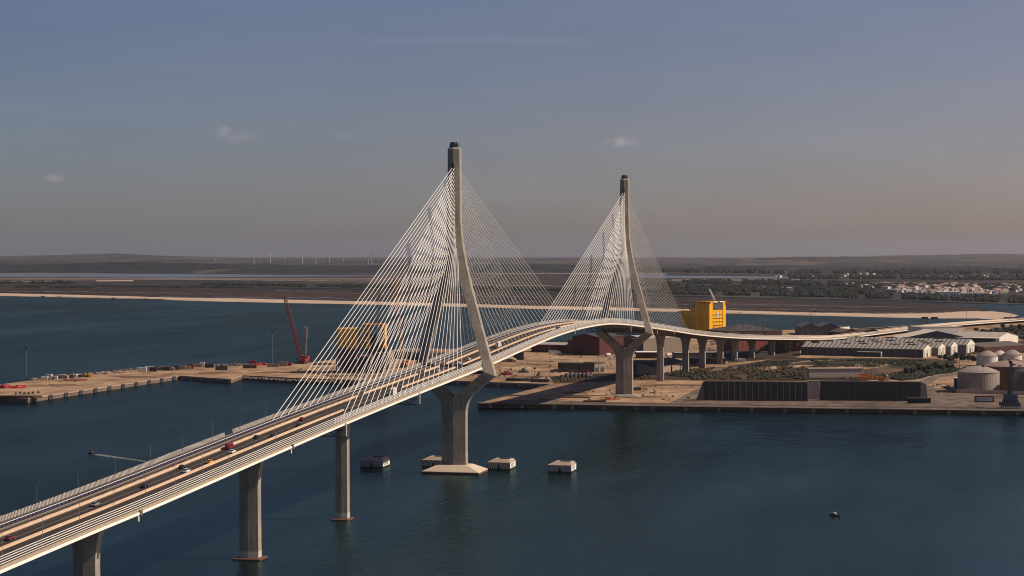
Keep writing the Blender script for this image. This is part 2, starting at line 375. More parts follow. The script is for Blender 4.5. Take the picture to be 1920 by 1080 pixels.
def strip(name, mtl, pts, z=1.15, wig=0.0):                                 # pts: (px, y_top, y_bottom)
    b = B(); X = [p[0] for p in pts]; up, dn = [], []
    for i in range(121):
        px = X[0]+(X[-1]-X[0])*i/120
        w = noise.noise(Vector((px*.02, pts[0][1], 0)))*.5+wig*noise.noise(Vector((px*.06, pts[0][1]*3, 4)))
        up.append(G(px, interp(px, X, [p[1] for p in pts])+w, z)); dn.append(G(px, interp(px, X, [p[2] for p in pts])+w*.75+.25*wig*noise.noise(Vector((px*.11, pts[0][1], 8))), z))
    b.loft([dn, up], closed=False); return kind(b.ob(name, mtl), 'structure')
strip('salt_flat', M_FLAT, [(-300,507,513),(0,508,514.5),(480,506.5,512),(1000,509,512),(1250,512,516)])
strip('lagoon', M_CREEK, [(-300,514,518.5),(0,514.5,519),(330,513.5,520.5),(620,516,518),(720,517,518.2)], 1.2)
strip('lagoon', M_CREEK, [(1150,515.5,519.5),(1250,516.5,521),(1440,518.5,522),(1530,519.5,521)], 1.2)
strip('sand_flat', M_SAND, [(180,525.6,527.2),(250,525.6,527.4)], 1.25)
strip('salt_flat', M_FLAT, [(1260,523,527),(1500,523,526)], 1.22)
strip('salt_flat', M_FLAT, [(-100,521,524),(420,521,524.5),(900,522,524)], 1.22)
strip('farmland', ground_mat('dark plough', [(.024,.022,.022),(.038,.032,.029)], .004, (1,.4,1), (.4,.6)), [(-300,529.5,533),(300,531,536),(900,533,540)], 1.1)

M_STUB = mat('stubble field', (.20,.165,.13), .95, .25, .004)
for k, pts in enumerate(([(-100,545,545.7),(260,548,548.8),(430,552,552.6)],[(300,556.5,557.1),(560,558,558.8),(700,561,561.5)],[(520,545.5,546.1),(800,552,552.7),(980,556,556.6)],[(880,564,564.6),(1100,567,567.8),(1300,570.5,571.1)],[(1240,577,577.6),(1440,579.5,580.4),(1640,583,583.6)],[(1340,569,569.6),(1560,573.5,574.3),(1720,576,576.6)],[(1460,585,585.7),(1700,586.5,587.4),(1790,585,585.5)])):
    strip('marsh_creek', M_CREEK if k % 2 else M_FLAT, pts, 1.1, 2.2)
for k, pts in enumerate(([(-100,500.5,501.3),(240,501,502),(520,500,500.7)],[(300,523,523.8),(600,526,527),(760,527,527.6)],[(-100,526.6,527.4),(140,527,527.8)],[(560,510,510.8),(900,512,513),(1200,513,513.8)],[(860,533,533.7),(1060,536,537),(1230,538,538.6)])):
    strip('farm_track', M_STUB, pts, 1.3, 1.2)
def ridge(name, D, prof, mtl, seed, base=2.0):
    X = [p[0] for p in prof]; Y = [p[1] for p in prof]; rows = []
    NX = 420
    for f, w in ((-.22,.0),(-.15,.22),(-.10,.42),(-.055,.72),(-.02,.95),(0,1.0),(.03,.9),(.09,.5),(.2,0)):
        row = []
        for i in range(NX+1):
            px = X[0]+(X[-1]-X[0])*i/NX; d = D*(1+f+.02*noise.noise(Vector((px*.004, seed, f*4))))
            h = CAMZ-(smooth(px, X, Y)-460.43)/FPX*D-curv(D)
            h = max(4, h*(1+.14*noise.noise(Vector((px*.012, seed+7, 0)))+.11*noise.noise(Vector((px*.045, seed+2, 0)))+.05*noise.noise(Vector((px*.16, seed+4, 0)))))
            z = h*w*(1+.30*noise.noise(Vector((px*.015, f*14, seed)))*(1-w)*2)
            p = L((px-960)/FPX*d, d, 0); row.append((p.x, p.y, curv(d)+base+z-(30 if w == 0 else 0)))
        rows.append(row)
    b = B(); b.loft(rows, closed=False); return kind(b.ob(name, mtl, shade=True), 'structure')
ridge('hills', 26000, [(-700,481),(-100,482),(100,478.5),(215,476),(330,480),(520,485),(760,486),(1000,488),(1250,490),(1500,488),(1680,479),(1780,478),(1880,476),(2000,479),(2600,480)], M_HILL, 1)
ridge('hills', 17000, [(-700,489),(-100,488),(120,486),(300,487),(480,489),(640,490),(800,488),(960,487),(1080,486),(1200,490),(1290,488),(1420,484.5),(1540,481),(1610,482),(1720,486),(1850,489),(2000,487),(2600,488)], M_HILL, 2)
ridge('hills', 11500, [(-700,499),(0,497),(120,495),(230,491.5),(330,493),(470,496),(660,499),(850,497),(1040,496),(1250,501),(1480,499),(1640,502),(1800,501),(2100,499),(2600,499)], ground_mat('near hill scrub', [(.016,.019,.019),(.026,.027,.026),(.09,.075,.06),(.02,.022,.022)], .0012, (1,.4,1), (.4,.56,.635,.70), 6, warp=1.0), 3)

# ------------------------------------------------------------------ haze
hz = B()
hz.box(-46000, -6000, -150, 46000, 50500, 232)
m = bpy.data.materials.new('haze air'); m.use_nodes = True; N, K = m.node_tree.nodes, m.node_tree.links
N.remove(N['Principled BSDF']); pv = N.new('ShaderNodeVolumePrincipled'); pv.inputs['Density'].default_value = 1.5e-5; pv.inputs['Color'].default_value = (.90,.92,.97,1); pv.inputs['Anisotropy'].default_value = .65
K.new(pv.outputs[0], N['Material Output'].inputs['Volume'])
kind(hz.ob('haze', m), 'stuff')
# ================================================================== the bridge
ZS = [-760,-564,-507,-468,-402,-352,-252,-131,0,127,206,297,400,571,688,814,928,1040,1145,1245,1420,1552,1700,2300]
ZF = [24.6,34.2,36.8,38.4,41.6,44.2,49.1,54.3,59.4,65.7,68.9,70.3,68.6,58.8,51.3,42.9,35.4,28.8,23.6,18.9,11.6,8.2,7.2,7.2]
TS = [-800,700,800,860,914,1000,1113,1220,1380,1552,1730,1906,2080,2241,2500]
TT = [0,0,0.5,4,10,20,36,60,82,105,145,192,260,335,470]
def z0(s): return smooth(s, ZS, ZF)+1.2                            # road level
def tc(s): return smooth(s, TS, TT)
def DP(s, t, z):                                                   # a point of the deck: along, across, above the road
    c = Vector((tc(s), s)); d = Vector((tc(s+2)-tc(s-2), 4)).normalized()
    return Vector((c.x+d.y*t, c.y-d.x*t, z0(s)+z))
def srange(a, b, st): n = max(1, int(round((b-a)/st))); return [a+(b-a)*i/n for i in range(n+1)]
S0, S1 = -760, 2280
bridge = thing('cable_stayed_bridge', 'long white cable stayed road bridge with two tall concrete pylons crossing the bay', 'bridge')
def run(name, sec, a, b, mtl, parent=bridge, st=12, closed=True):
    bb = B(); bb.loft([[DP(s, t, z) for t, z in sec] for s in srange(a, b, st)], closed=closed); return bb.ob(name, mtl, parent)
deck = run('deck', [(-17.1,-.06),(-17.1,-1.3),(-13.5,-1.7),(-7.0,-3.3),(7.0,-3.3),(13.5,-1.7),(17.1,-1.3),(17.1,-.06)], S0, S1, M_STEELDK)
for t0, t1, mm in ((-12.0,-6.9,M_ASPH2),(-5.9,3.9,M_ASPH),(4.9,16.2,M_ASPH)):
    run('carriageway', [(t0,-.055),(t1,-.055),(t1,0),(t0,0)], S0, S1, mm, deck)
run('walkway', [(-16.9,-.055),(-12.3,-.055),(-12.3,.10),(-16.9,.10)], S0, S1, M_ASPH, deck)
run('kerb', [(-12.29,-.055),(-12.01,-.055),(-12.01,.16),(-12.29,.16)], S0, S1, M_PARAPET, deck)
# edges: a beige parapet above a white rounded nose
for sgn in (1, -1):
    sec = [(17.11,-.5),(17.50,-.5),(17.42,.62),(17.11,.62)]
    run('parapet', [(sgn*t, z) for t, z in (sec if sgn > 0 else sec[::-1])], S0, S1, M_PARAPET)
    sec = [(17.11,-1.5),(17.6,-1.48),(17.86,-1.3),(17.88,-.62),(17.6,-.505),(17.11,-.505)]
    run('edge_nose', [(sgn*t, z) for t, z in (sec if sgn > 0 else sec[::-1])], S0, S1, M_WHITE)
# the two concrete barriers, with the gaps that show by the near pylon
def barrier(t, a, b):
    o = run('barrier', [(t-.34,.005),(t+.34,.005),(t+.2,.3),(t+.14,.92),(t-.14,.92),(t-.2,.3)], a, b, M_BARRIER); return o
for a, b in ((S0,-158),(-148,-52),(-40,-8),(6,S1)): barrier(-6.4, a, b)
for a, b in ((S0,-212),(-118,-14),(-6,S1)): barrier(4.4, a, b)
# blue railing and slatted screen along the far edge
run('top_rail', [(-13.6,.92),(-13.4,.92),(-13.4,1.06),(-13.6,1.06)], S0, S1, M_WHITE)
bb = B()
s = S0
while s < 900:
    p, q = DP(s, -13.62, .12), DP(s+2.3, -13.62, .12); r, u = DP(s+2.3, -13.40, .12), DP(s, -13.40, .12)
    bb.hexa([p, q, r, u]+[x+Vector((0,0,.8)) for x in (p, q, r, u)]); s += 3.0
kind(bb.ob('railing_panels', M_BLUE, bridge), 'stuff')
bb = B(); s = S0; k = 0
while s < 1400:
    big = 19 if (-306 < s < -296) else 0
    if not big:
        h = 1.75 if k % 9 else 1.9
        p, q = DP(s, -16.75, .65), DP(s+.62, -16.75, .65)
        bb.hexa([p, q, q+Vector((-.1,0,0)), p+Vector((-.1,0,0)), p+Vector((-.25,0,h)), q+Vector((-.25,0,h)), q+Vector((-.35,0,h)), p+Vector((-.35,0,h))])
    s += 1.0 if s < 500 else 2.0; k += 1
kind(bb.ob('screen_slats', M_SCREEN, bridge), 'stuff')
run('screen_base', [(-16.9,.10),(-16.6,.10),(-16.6,.6),(-16.9,.6)], S0, 1400, M_GREYDK)
# near edge wind screen: broad white slats on the approach, posts and thin rails in the stayed span
for i in range(4):
    z = .92+.74*i
    run('screen_slat', [(17.0,z),(17.14,z),(17.24,z+.27),(17.16,z+.29)], S0, -262, M_WHITE)
def posts(a, b, st, w, h, name, mtl, t=16.95):
    bb = B(); s = a
    while s < b:
        p = DP(s, t, .55); x = .13
        bb.box(p.x-x, p.y-w/2, p.z, p.x+x, p.y+w/2, p.z+h); s += st
    return kind(bb.ob(name, mtl, bridge), 'stuff')
posts(S0, -262, 4.0, .12, 2.85, 'screen_posts', M_GREYDK, 16.85)
posts(-261, -2.6, 2.1, .34, 2.75, 'screen_posts', M_WHITE); posts(4.5, 537, 2.1, .34, 2.75, 'screen_posts', M_WHITE); posts(543, 800, 2.6, .3, 2.4, 'screen_posts', M_WHITE)
for a, b, w in ((-262,-2.2,.15),(3.4,537,.15),(543,S1,.22)):
    for i, z in enumerate((1.05,1.75,2.45,3.25)):
        run('screen_rail', [(17.09,z),(17.20,z),(17.20,z+w),(17.09,z+w)], a, b, M_WHITE)
run('lane_line', [(-1.05,.004),(-.93,.004),(-.93,.008),(-1.05,.008)], S0, S1, M_LINE)
run('lane_line', [(-11.35,.004),(-11.2,.004),(-11.2,.008),(-11.35,.008)], S0, S1, M_LINE)
run('lane_line', [(3.4,.004),(3.55,.004),(3.55,.008),(3.4,.008)], S0, S1, M_LINE)
run('lane_line', [(-5.5,.004),(-5.35,.004),(-5.35,.008),(-5.5,.008)], S0, S1, M_LINE)
bb = B(); s = S0
while s < 300:
    for t in (-9.2, 10.4):
        bb.hexa([DP(s,t,.004),DP(s+3.5,t,.004),DP(s+3.5,t+.16,.004),DP(s,t+.16,.004),DP(s,t,.008),DP(s+3.5,t,.008),DP(s+3.5,t+.16,.008),DP(s,t+.16,.008)])
    s += 12
kind(bb.ob('lane_dashes', M_LINE, bridge), 'stuff')

# ------------------------------------------------------------------ pylons
def half_row(ti, to, zi, zo, c, bq):                               # half of the wedge shaped section, right side
    zb = zi+(zo-zi)
    return [(ti,-c,zi),(to,-bq,zo),(to,bq,zo),(ti,c,zi)]
LEG = [(30,0,6.85,30,4.30,2.60),(36,0,6.95,35,4.30,2.60),(40.6,0,7.7,39,4.30,2.60),(42.6,0.05,9.3,42.4,4.30,2.60),(45.2,3.2,11.4,44.6,4.30,2.60),(50,9,16.6,49,4.40,2.45),(57.4,18,24,55,4.97,2.45),(59.5,17.9,23.2,58,4.68,2.45),(64,16.55,21.35,64,4.32,2.30),(77.5,12.75,17.6,77.5,4.34,2.30),(91,9.1,13.9,91,4.32,2.30),(102,6.15,10.9,102,4.29,2.30),(111,3.95,8.65,111,4.27,2.30),(119,2.25,6.75,119,4.19,2.30),(127,1.15,5.3,127,4.04,2.30),(135,0.72,4.35,135,3.82,2.30),(145,0.62,3.75,145,3.61,2.30),(160,0.6,3.55,160,3.54,2.30),(174.5,0.6,3.45,174.5,3.50,2.30)]
def pylon(sy, zb, name='pylon'):
    P = bpy.data.objects.new(name, None); COL.objects.link(P); P.parent = bridge; P.location = (0.35, sy, 0)
    b = B()
    hexr = lambda a, c, bq, z: [(-a,-bq,z),(0,-c,z),(a,-bq,z),(a,bq,z),(0,c,z),(-a,bq,z)]
    b.loft([hexr(7.15,4.3,2.6,zb), hexr(6.95,4.3,2.6,12), hexr(6.85,4.3,2.6,30)], cap1=False)
    b.ob('shaft', M_CONC, P)
    for sg in (1, -1):
        b = B(); rows = []
        for zi, ti, to, zo, c, bq in LEG:
            r = half_row(ti, to, zi, zo, c, bq); r = [(sg*x, y, z) for x, y, z in r]
            rows.append(r if sg > 0 else r[::-1])
        b.loft(rows, cap0=False); b.ob('leg', M_CONC, P)
    b = B(); b.loft([hexr(3.45,3.5,2.3,174.5), hexr(3.4,3.5,2.3,182.6), hexr(2.6,2.3,1.7,183.6)]); b.ob('mast_head', M_CONC, P)
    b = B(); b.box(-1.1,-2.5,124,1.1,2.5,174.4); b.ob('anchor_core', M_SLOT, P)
    b = B(); b.box(-1.5,-3.1,169.5,1.5,-2.6,174.4); b.ob('anchor_hatch', M_BLUE, P)
    b = B(); b.loft([hexr(2.5,2.2,1.6,183.6), hexr(2.45,2.2,1.6,185.4), hexr(1.9,1.7,1.2,186.6)]); c = b.ob('mast_cap', M_GLASSGR, P)
    b = B(); b.tube((1.6,0,186.3),(1.6,0,187.6),.12,n=6); b.tube((1.6,0,187.5),(1.6,0,188.3),.45,n=8); b.ob('beacon', M_WHITE, P)
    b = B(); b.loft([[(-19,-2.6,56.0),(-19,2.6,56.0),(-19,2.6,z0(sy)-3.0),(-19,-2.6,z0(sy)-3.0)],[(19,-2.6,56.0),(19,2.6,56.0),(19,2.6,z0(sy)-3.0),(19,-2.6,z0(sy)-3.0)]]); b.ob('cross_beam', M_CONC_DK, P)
    return P
P1 = pylon(0, 3.6); P2 = pylon(540, 5.0)
rect = lambda a, c, z, y0=0: [(-a,-c+y0,z),(a,-c+y0,z),(a,c+y0,z),(-a,c+y0,z)]
b = B(); b.loft([rect(16.6,10.5,.95), rect(16.6,10.5,1.35), rect(9.0,5.6,4.6)]); b.ob('footing', mat('footing concrete', (.50,.40,.30), .85, .12, .15, streak=.1), P1)
b = B(); b.loft([rect(16.75,10.65,-2), rect(16.75,10.65,.95)]); b.ob('tide_band', M_TIDE, P1)
b = B(); b.loft([rect(16.0,9.0,3.3), rect(8.6,5.4,5.2)]); b.ob('footing', M_CONC, P2)

# ------------------------------------------------------------------ stay cables: 22 in each half fan, two planes, two pylons
CYL = B().tube((0,0,0), (0,0,1), 1, n=6).mesh('stay_cable', M_CABLE, True)
SOCK = B().tube((0,0,0), (0,0,1), 1, n=6).mesh('cable_socket', M_GREY, True)
def bar(name, mesh, p, q, r, parent):
    d = q-p; M = Matrix.Translation(p) @ d.to_track_quat('Z', 'Y').to_matrix().to_4x4() @ Matrix.Diagonal((r, r, d.length, 1))
    return inst(name, mesh, parent, mat4=M)
for sy in (0, 540):
    for sd_ in (-1, 1):
        for t in (-15.3, 16.45):
            for k in range(22):
                s = sy+sd_*(44+(252-44)*k/21)
                zt = 122.5+(172.3-122.5)*(k/21)**.92
                tt = .45*(1 if t > 0 else -1)
                wid = interp(zt, [111,119,127,135,145,174],[4.6,3.0,1.7,1.1,.8,.55])*(1 if t > 0 else -1)
                c = bar('stay_cable', CYL, DP(s, t, .6), Vector((.35+wid, sy+sd_*2.3, zt)), .145 if sd_ < 0 else .112, bridge)  # right-hand fans drawn thinner to look dimmer, like cables in shade

# ------------------------------------------------------------------ piers
def pier(s, zb, a=3.95, flare=2.6, water=False):
    P = bpy.data.objects.new('pier', None); COL.objects.link(P); P.parent = bridge
    d = Vector((tc(s+2)-tc(s-2), 4)); P.location = (tc(s), s, 0); P.rotation_euler = (0,0,-atan2(d.x, d.y))
    zt = z0(s)-3.25; bq, c = 1.9, 1.9+a*.25
    hexr = lambda a, z: [(-a,-bq,z),(0,-c,z),(a,-bq,z),(a,bq,z),(0,c,z),(-a,bq,z)]
    H = zt-zb; prof = [(0,a*1.05),(.0,a*1.05)]
    zl = zb+(3.4 if water else .0)
    rows = [hexr(a*1.06, zl)]
    fl = min(13, H*.45)
    for u, f in ((0,0),(.3,.08),(.55,.26),(.75,.5),(.9,.78),(1,1)): rows.append(hexr(a+(flare*f), zt-fl+fl*u))
    b = B(); b.loft(rows); b.ob('column', M_CONC, P)
    if water:
        b = B(); b.loft([hexr(a*1.075, zb+.8), hexr(a*1.07, zl-.005)]); b.ob('base_band', M_BAND, P)
        b = B(); q = lambda f, z: [(-a*f,-4.0*f*.8,z),(a*f,-4.0*f*.8,z),(a*f,4.0*f*.8,z),(-a*f,4.0*f*.8,z)]
        b.loft([q(1.5,-2), q(1.5,.45), q(1.32,.79)]); b.ob('pile_cap', M_TIDE, P)
    return P
pier(-200, 0, 2.75, .6, True)
for s in (-320, -472, -625): pier(s, 0, 3.95, 3.4, True)
for s in (728, 859, 925, 999, 1058, 1125, 1190, 1255, 1325, 1400): pier(s, 3.0, 2.95, 2.5)
# inspection gantries slung under the deck
for s in (-250, -133, 470, 600):
    Gt = thing('inspection_gantry', {-250:'dark lattice inspection gantry slung under the deck just before the slim pier', -133:'lattice inspection gantry with white end ladder under the deck left of the near pylon', 470:'small inspection gantry under the deck left of the far pylon', 600:'small inspection gantry under the deck right of the far pylon'}[s], 'gantry', (0, s, z0(s)))
    b = B()
    for y in (-1.1, 1.1):
        for z in (-3.6, -6.4): b.box(-17.4, y-.12, z-.12, 17.6, y+.12, z+.12)
        for i in range(14): b.tube((-17.4+2.5*i, y, -3.6 if i % 2 else -6.4), (-17.4+2.5*(i+1), y, -6.4 if i % 2 else -3.6), .14, n=4)
    b.ob('truss', M_GREYDK, Gt)
    b = B(); b.box(17.95, -.5, -6.2, 18.3, .5, -.4)
    for i in range(8): b.box(18.3, -.6, -6.0+.7*i, 18.45, .6, -5.85+.7*i)
    b.ob('end_ladder', M_BAND, Gt)
    b = B(); b.box(-17.6, -1.0, -4.0, -17.3, 1.0, -1.5); b.ob('hanger', M_GREYDK, Gt)

for s in (-468, -318, 255, 700):                                   # the movement joints that break the edge nose
    J = bpy.data.objects.new('expansion_joint', None); COL.objects.link(J); J.parent = bridge; p = DP(s, 17.5, -.4); J.location = p
    b = B(); b.box(-.7,-.9,-1.3,.62,.9,.5); b.ob('cover', M_CONC_DK, J)
    b = B(); b.box(-.5,-2.2,-3.1,.3,-1.0,-1.4); b.ob('drain_box', M_BAND, J)
# ------------------------------------------------------------------ lamp posts on both edges
lm = B(); lm.tube((0,0,0), (0,0,9.6), .10, .06, n=6); LP_M = lm.mesh('post', M_GREY)
la = B(); la.tube((0,0,9.5), (-.5,0,9.7), .05, n=5); la.box(-1.0,-.13,9.64,-.4,.13,9.74); LP_A = la.mesh('lamp_arm', M_GREY)
lb = B(); lb.box(-.2,-.2,0,.2,.2,.5); LP_B = lb.mesh('base_plinth', M_CONC_DK)
def lamp(s, t, label):
    g_ = thing('lamp_post', label, 'lamp post', DP(s, t, .1 if t < 0 else .0), 0 if t > 0 else pi, 'lamp posts along the bridge')
    inst('post', LP_M, g_); inst('lamp_arm', LP_A, g_); inst('base_plinth', LP_B, g_)
ORDL = ['first','second','third','fourth','fifth','sixth','seventh','eighth','ninth','tenth','eleventh','twelfth']
def seen_x(p):
    d = Vector(p)-CAM; return 960+FPX*d.dot(RT)/d.dot(FW)
k = 0
for i in range(10):
    s = -562+25.2*i
    if seen_x(DP(s, 16.55, 0)) > 0: lamp(s, 16.55, ORDL[k]+' lamp post from the left along the near edge of the approach deck'); k += 1
k = 0
for i in range(10):
    s = -508+31*i
    if seen_x(DP(s, -15.6, 0)) > 0: lamp(s, -15.6, ORDL[k]+' thin lamp post from the left along the far edge by the blue railing'); k += 1
for k in range(8): lamp(70+62*k, -15.6, ORDL[k]+' thin lamp post from the left along the far edge of the main span')

# ------------------------------------------------------------------ vehicles on the bridge
def lofted(secs, name, mtl, parent, shade=False):
    b = B(); b.loft(secs); return b.ob(name, mtl, parent, shade=shade)
WHEEL = B().tube((-.11,0,0), (.11,0,0), .33, n=12).mesh('wheel', M_RUBBER)
HUB = B().tube((-.115,0,0), (.115,0,0), .19, n=8).mesh('rim', M_GREY)
def vehicle(s, t, paint, label, cat='car', typ='car', fwd=1):
    p = DP(s, t, .01); sl = atan2(z0(s+3)-z0(s-3), 6)
    r = thing({'car':'car','van':'van','truck':'truck'}[typ], label, cat, p, 0 if fwd > 0 else pi, 'vehicles driving over the bridge')
    r.rotation_euler = (sl*fwd, 0, 0 if fwd > 0 else pi)
    def xs(y, w, za, zb, ch=.12): return [(-w+ch,y,za),(w-ch,y,za),(w,y,za+ch),(w,y,zb-ch),(w-ch,y,zb),(-w+ch,y,zb),(-w,y,zb-ch),(-w,y,za+ch)]
    if typ == 'car':
        lofted([xs(-2.15,.72,.38,.72),xs(-2.0,.84,.28,.92),xs(-1.3,.88,.24,.98),xs(.8,.88,.24,.95),xs(1.6,.86,.26,.85),xs(2.1,.78,.32,.68),xs(2.2,.68,.4,.6)], 'body', paint, r)
        lofted([xs(-1.85,.66,.93,.99,.02),xs(-1.25,.66,.94,1.40,.08),xs(.1,.66,.94,1.44,.08),xs(.95,.62,.93,.99,.02)], 'cabin_glass', M_GLASS, r)
        lofted([xs(-1.22,.58,1.385,1.45,.03),xs(.12,.58,1.42,1.485,.03)], 'roof', paint, r)
        ax, L2 = (1.32,-1.32), 2.2
    else:
        Ln = 5.4 if typ == 'van' else 8.5; H = 2.3 if typ == 'van' else 3.5
        lofted([xs(-Ln/2,.95,.55,H),xs(-Ln/2+.1,1.0,.45,H+.03),xs(Ln/2-2.2,1.0,.45,H+.03),xs(Ln/2-2.15,.98,.45,H)], 'cargo_box', paint if typ == 'van' else M_OFFWHITE, r)
        lofted([xs(Ln/2-2.1,.95,.4,min(H,2.4)),xs(Ln/2-.9,.95,.4,min(H,2.3)),xs(Ln/2-.3,.92,.4,1.2),xs(Ln/2,.85,.45,1.0)], 'cab', paint, r)
        lofted([xs(Ln/2-.88,.86,1.25,2.12,.04),xs(Ln/2-.30,.84,1.19,1.27,.02)], 'windscreen', M_GLASS, r)
        ax, L2 = (Ln/2-1.1, -Ln/2+1.1), Ln/2
    for y in ax:
        for x in (-.84, .84):
            w = inst('wheel', WHEEL, r, (x, y, .33)); inst('rim', HUB, w)
    for x in (-.6, .6):
        b = B(); b.box(x-.16, L2-.06, .55, x+.16, L2+.02, .72); b.ob('headlight', M_OFFWHITE, r)
        b = B(); b.box(x-.16, -L2-.0, .6, x+.16, -L2+.08, .78); b.ob('tail_light', M_RED, r)
    return r
PW = mat('white car paint', (.78,.76,.72), .25, .03, spec=.6); PS = mat('silver car paint', (.33,.34,.35), .25, .05, spec=.6, metal=.3)
PB = mat('black car paint', (.018,.018,.02), .25, .1, spec=.6); PR = mat('red car paint', (.20,.010,.012), .3, .1, spec=.5); PY = mat('yellow car paint', (.80,.34,.02), .3, .1, spec=.5)
PBL = mat('dark blue car paint', (.03,.04,.08), .3, .1, spec=.5); PDR = mat('maroon car paint', (.16,.02,.02), .3, .1, spec=.5)
# ------------------------------------------------------------------ the traffic
vehicle(-524.7, -.6, PDR, 'maroon car at the lower left end of the bridge deck')
vehicle(-462.5, -1.2, PS, 'silver hatchback with dark windows in the middle lane of the approach')
vehicle(-424.7, 0, PB, 'black car alone in the middle carriageway of the approach')
vehicle(-391, 2.0, PW, 'white car in the right hand lane beside a black one')
vehicle(-382.5, -3.4, PB, 'black car just left of the white car')
vehicle(-369.3, 2.5, PY, 'yellow car in the middle carriageway of the approach')
vehicle(-333.5, -3.6, PR, 'red van running level with a white car', 'van', 'van')
vehicle(-343.5, 1.6, PW, 'white car just in front of the red van')
vehicle(-304, -3.2, PB, 'black car next to a dark blue one before the first stays')
vehicle(-299, 2.2, PBL, 'dark blue car next to a black one before the first stays')
vehicle(-266.4, 2.2, PB, 'black car level with the first stay cables')
vehicle(-247.5, -3.2, PDR, 'dark maroon car under the first stay cables')
vehicle(-147.2, 9.0, PR, 'red truck in the near carriageway under the stay cables', 'truck', 'truck')
vehicle(-36.7, 1.0, PW, 'white car below the left leg of the near pylon')
vehicle(7.3, 1.0, PW, 'white car between the legs of the near pylon')
vehicle(28.9, 1.0, PW, 'white car just past the near pylon')
vehicle(101.2, 1.0, PW, 'white box truck on the main span right of the near pylon', 'truck', 'truck')
vehicle(236, 9.5, PBL, 'dark blue van far up the main span', 'van', 'van')
vehicle(-560, -9.3, PB, 'black car in the far carriageway at the left edge')

# ------------------------------------------------------------------ striped protection dolphins
M_STRIPE = mat('pale chevron paint', (.50,.46,.42), .8, .2)
M_DOLTOP = mat('dolphin top concrete', (.33,.26,.20), .85, .2, .3)
stp = []
for i in range(5):
    x0 = .55+i*1.25
    stp.append(x0)
DOL = thing('mooring_dolphin', 'striped concrete dolphin in the shade of the deck, leftmost of the row', 'dolphin', (-52.5, 18.5, 0), 0, 'striped dolphins around the near pylon')
b = B(); b.box(-6.7,-7.2,-2,6.7,7.2,3.7); b.ob('base', M_BLACKPAINT, DOL)
b = B(); b.box(-6.76,-7.26,-1.9,6.76,7.26,.42); b.ob('algae_band', mat('algae stain', (.018,.022,.014), .8, .4, .8), DOL)
b = B(); b.box(-6.85,-7.35,3.7,6.85,7.35,4.15); b.ob('rim', M_DOLTOP, DOL)
b = B(); b.loft([rect(6.5,6.9,4.15), [(-3.9,-4.6,5.6),(5.9,-4.6,5.6),(5.9,4.6,5.6),(-3.9,4.6,5.6)]]); b.ob('sloped_top', M_DOLTOP, DOL)
b = B(); b.box(-.8,-1.6,5.6,4.8,1.6,6.1); b.ob('deck_hatch', M_BLACKPAINT, DOL)
for sg in (-1, 1):
    for i in range(5):
        x1 = .1+i*1.32; xa, xb = x1, x1+.60; sh = -1.55
        lo = lambda x: sg*min(6.68, x+1.35); hi = lambda x: sg*min(6.68, x)
        b = B(); p = [(lo(xa),-7.25,.5),(lo(xb),-7.25,.5),(hi(xb),-7.25,3.66),(hi(xa),-7.25,3.66)]
        q = [(x,-7.2,z) for x,y,z in p]; vs_ = p+q
        b.add(vs_, [(0,1,2,3),(7,6,5,4),(0,4,5,1),(1,5,6,2),(2,6,7,3),(3,7,4,0)]); b.ob('stripe', M_STRIPE, DOL)
b = B(); b.box(6.7,-6.6,.8,6.76,6.6,3.6); sp = b.ob('side_panel', M_WHITE, DOL)
b = B()
for y0, z1 in ((-4,3.1),(-1.3,3.1),(1.4,3.1),(-4,2.0),(-1.3,2.0),(1.4,2.0)): b.box(6.76,y0,z1-.7,6.79,y0+2.0,z1)
b.ob('panel_marks', M_GREYDK, sp)
copy_tree(DOL, (-18.5,29,0), 0, 'striped concrete dolphin half hidden behind the near pylon shaft')
copy_tree(DOL, (21.2,26,0), 0, 'striped concrete dolphin with a white side just right of the near pylon')
copy_tree(DOL, (58.2,20,0), 0, 'striped concrete dolphin with a white side, rightmost of the row')

# ------------------------------------------------------------------ boats
def boat(name, label, p, rz, ln, wd_, hull, cabin, person=False):
    t = thing(name, label, 'boat', p, rz)
    secs = []
    for f, w, zz in ((-.5,.8,.0),(-.2,1,.0),(.15,.9,.03),(.36,.55,.1),(.5,.05,.25)):
        y = f*ln; hw = wd_/2*w; secs.append([(-hw*.6,y,-.3),(hw*.6,y,-.3),(hw,y,.75+zz),(-hw,y,.75+zz)])
    lofted(secs, 'hull', hull, t)
    b = B(); b.box(-wd_*.28,-ln*.12,.76,wd_*.28,ln*.16,.76+.9); b.ob('cabin', cabin, t)
    b = B(); b.box(-wd_*.24,ln*.161,1.1,wd_*.24,ln*.17,1.55); b.ob('windscreen', M_GLASS, t)
    b = B(); b.box(-.3,-ln*.56,.2,.3,-ln*.5,1.25); b.ob('outboard_motor', M_BLACKPAINT, t)
    return t
bt = G(172,851,0); wk = G(300,868,0); dr = (bt-wk).normalized()
boat('speedboat', 'dark speedboat trailing a white wake left of the approach deck', bt, atan2(-dr.x, dr.y), 7.5, 2.6, M_BLACKPAINT, M_GREYDK)
boat('motorboat', 'small dark motorboat with a pale roof alone on the water at lower right', G(1565,967,0), radians(75), 4.9, 1.9, M_GREYDK, M_OFFWHITE)
b = B(); nr = Vector((-dr.y, dr.x, 0)); l_, r_ = [], []; rw = random.Random(3)
b2 = B()
for i in range(61):
    u = i/60; c = bt-dr*(1+u*112)+nr*(u*u*6); w = min(1, .35+u*9)*(2.9*(1-u)**1.2+.7)*(1+.25*noise.noise(Vector((u*18,0,0)))); wl_ = max(.10, w*(1-.55*u))
    l_.append((c.x+nr.x*wl_, c.y+nr.y*wl_, .02)); r_.append((c.x-nr.x*wl_, c.y-nr.y*wl_, .02))
b.loft([l_, r_], closed=False); 
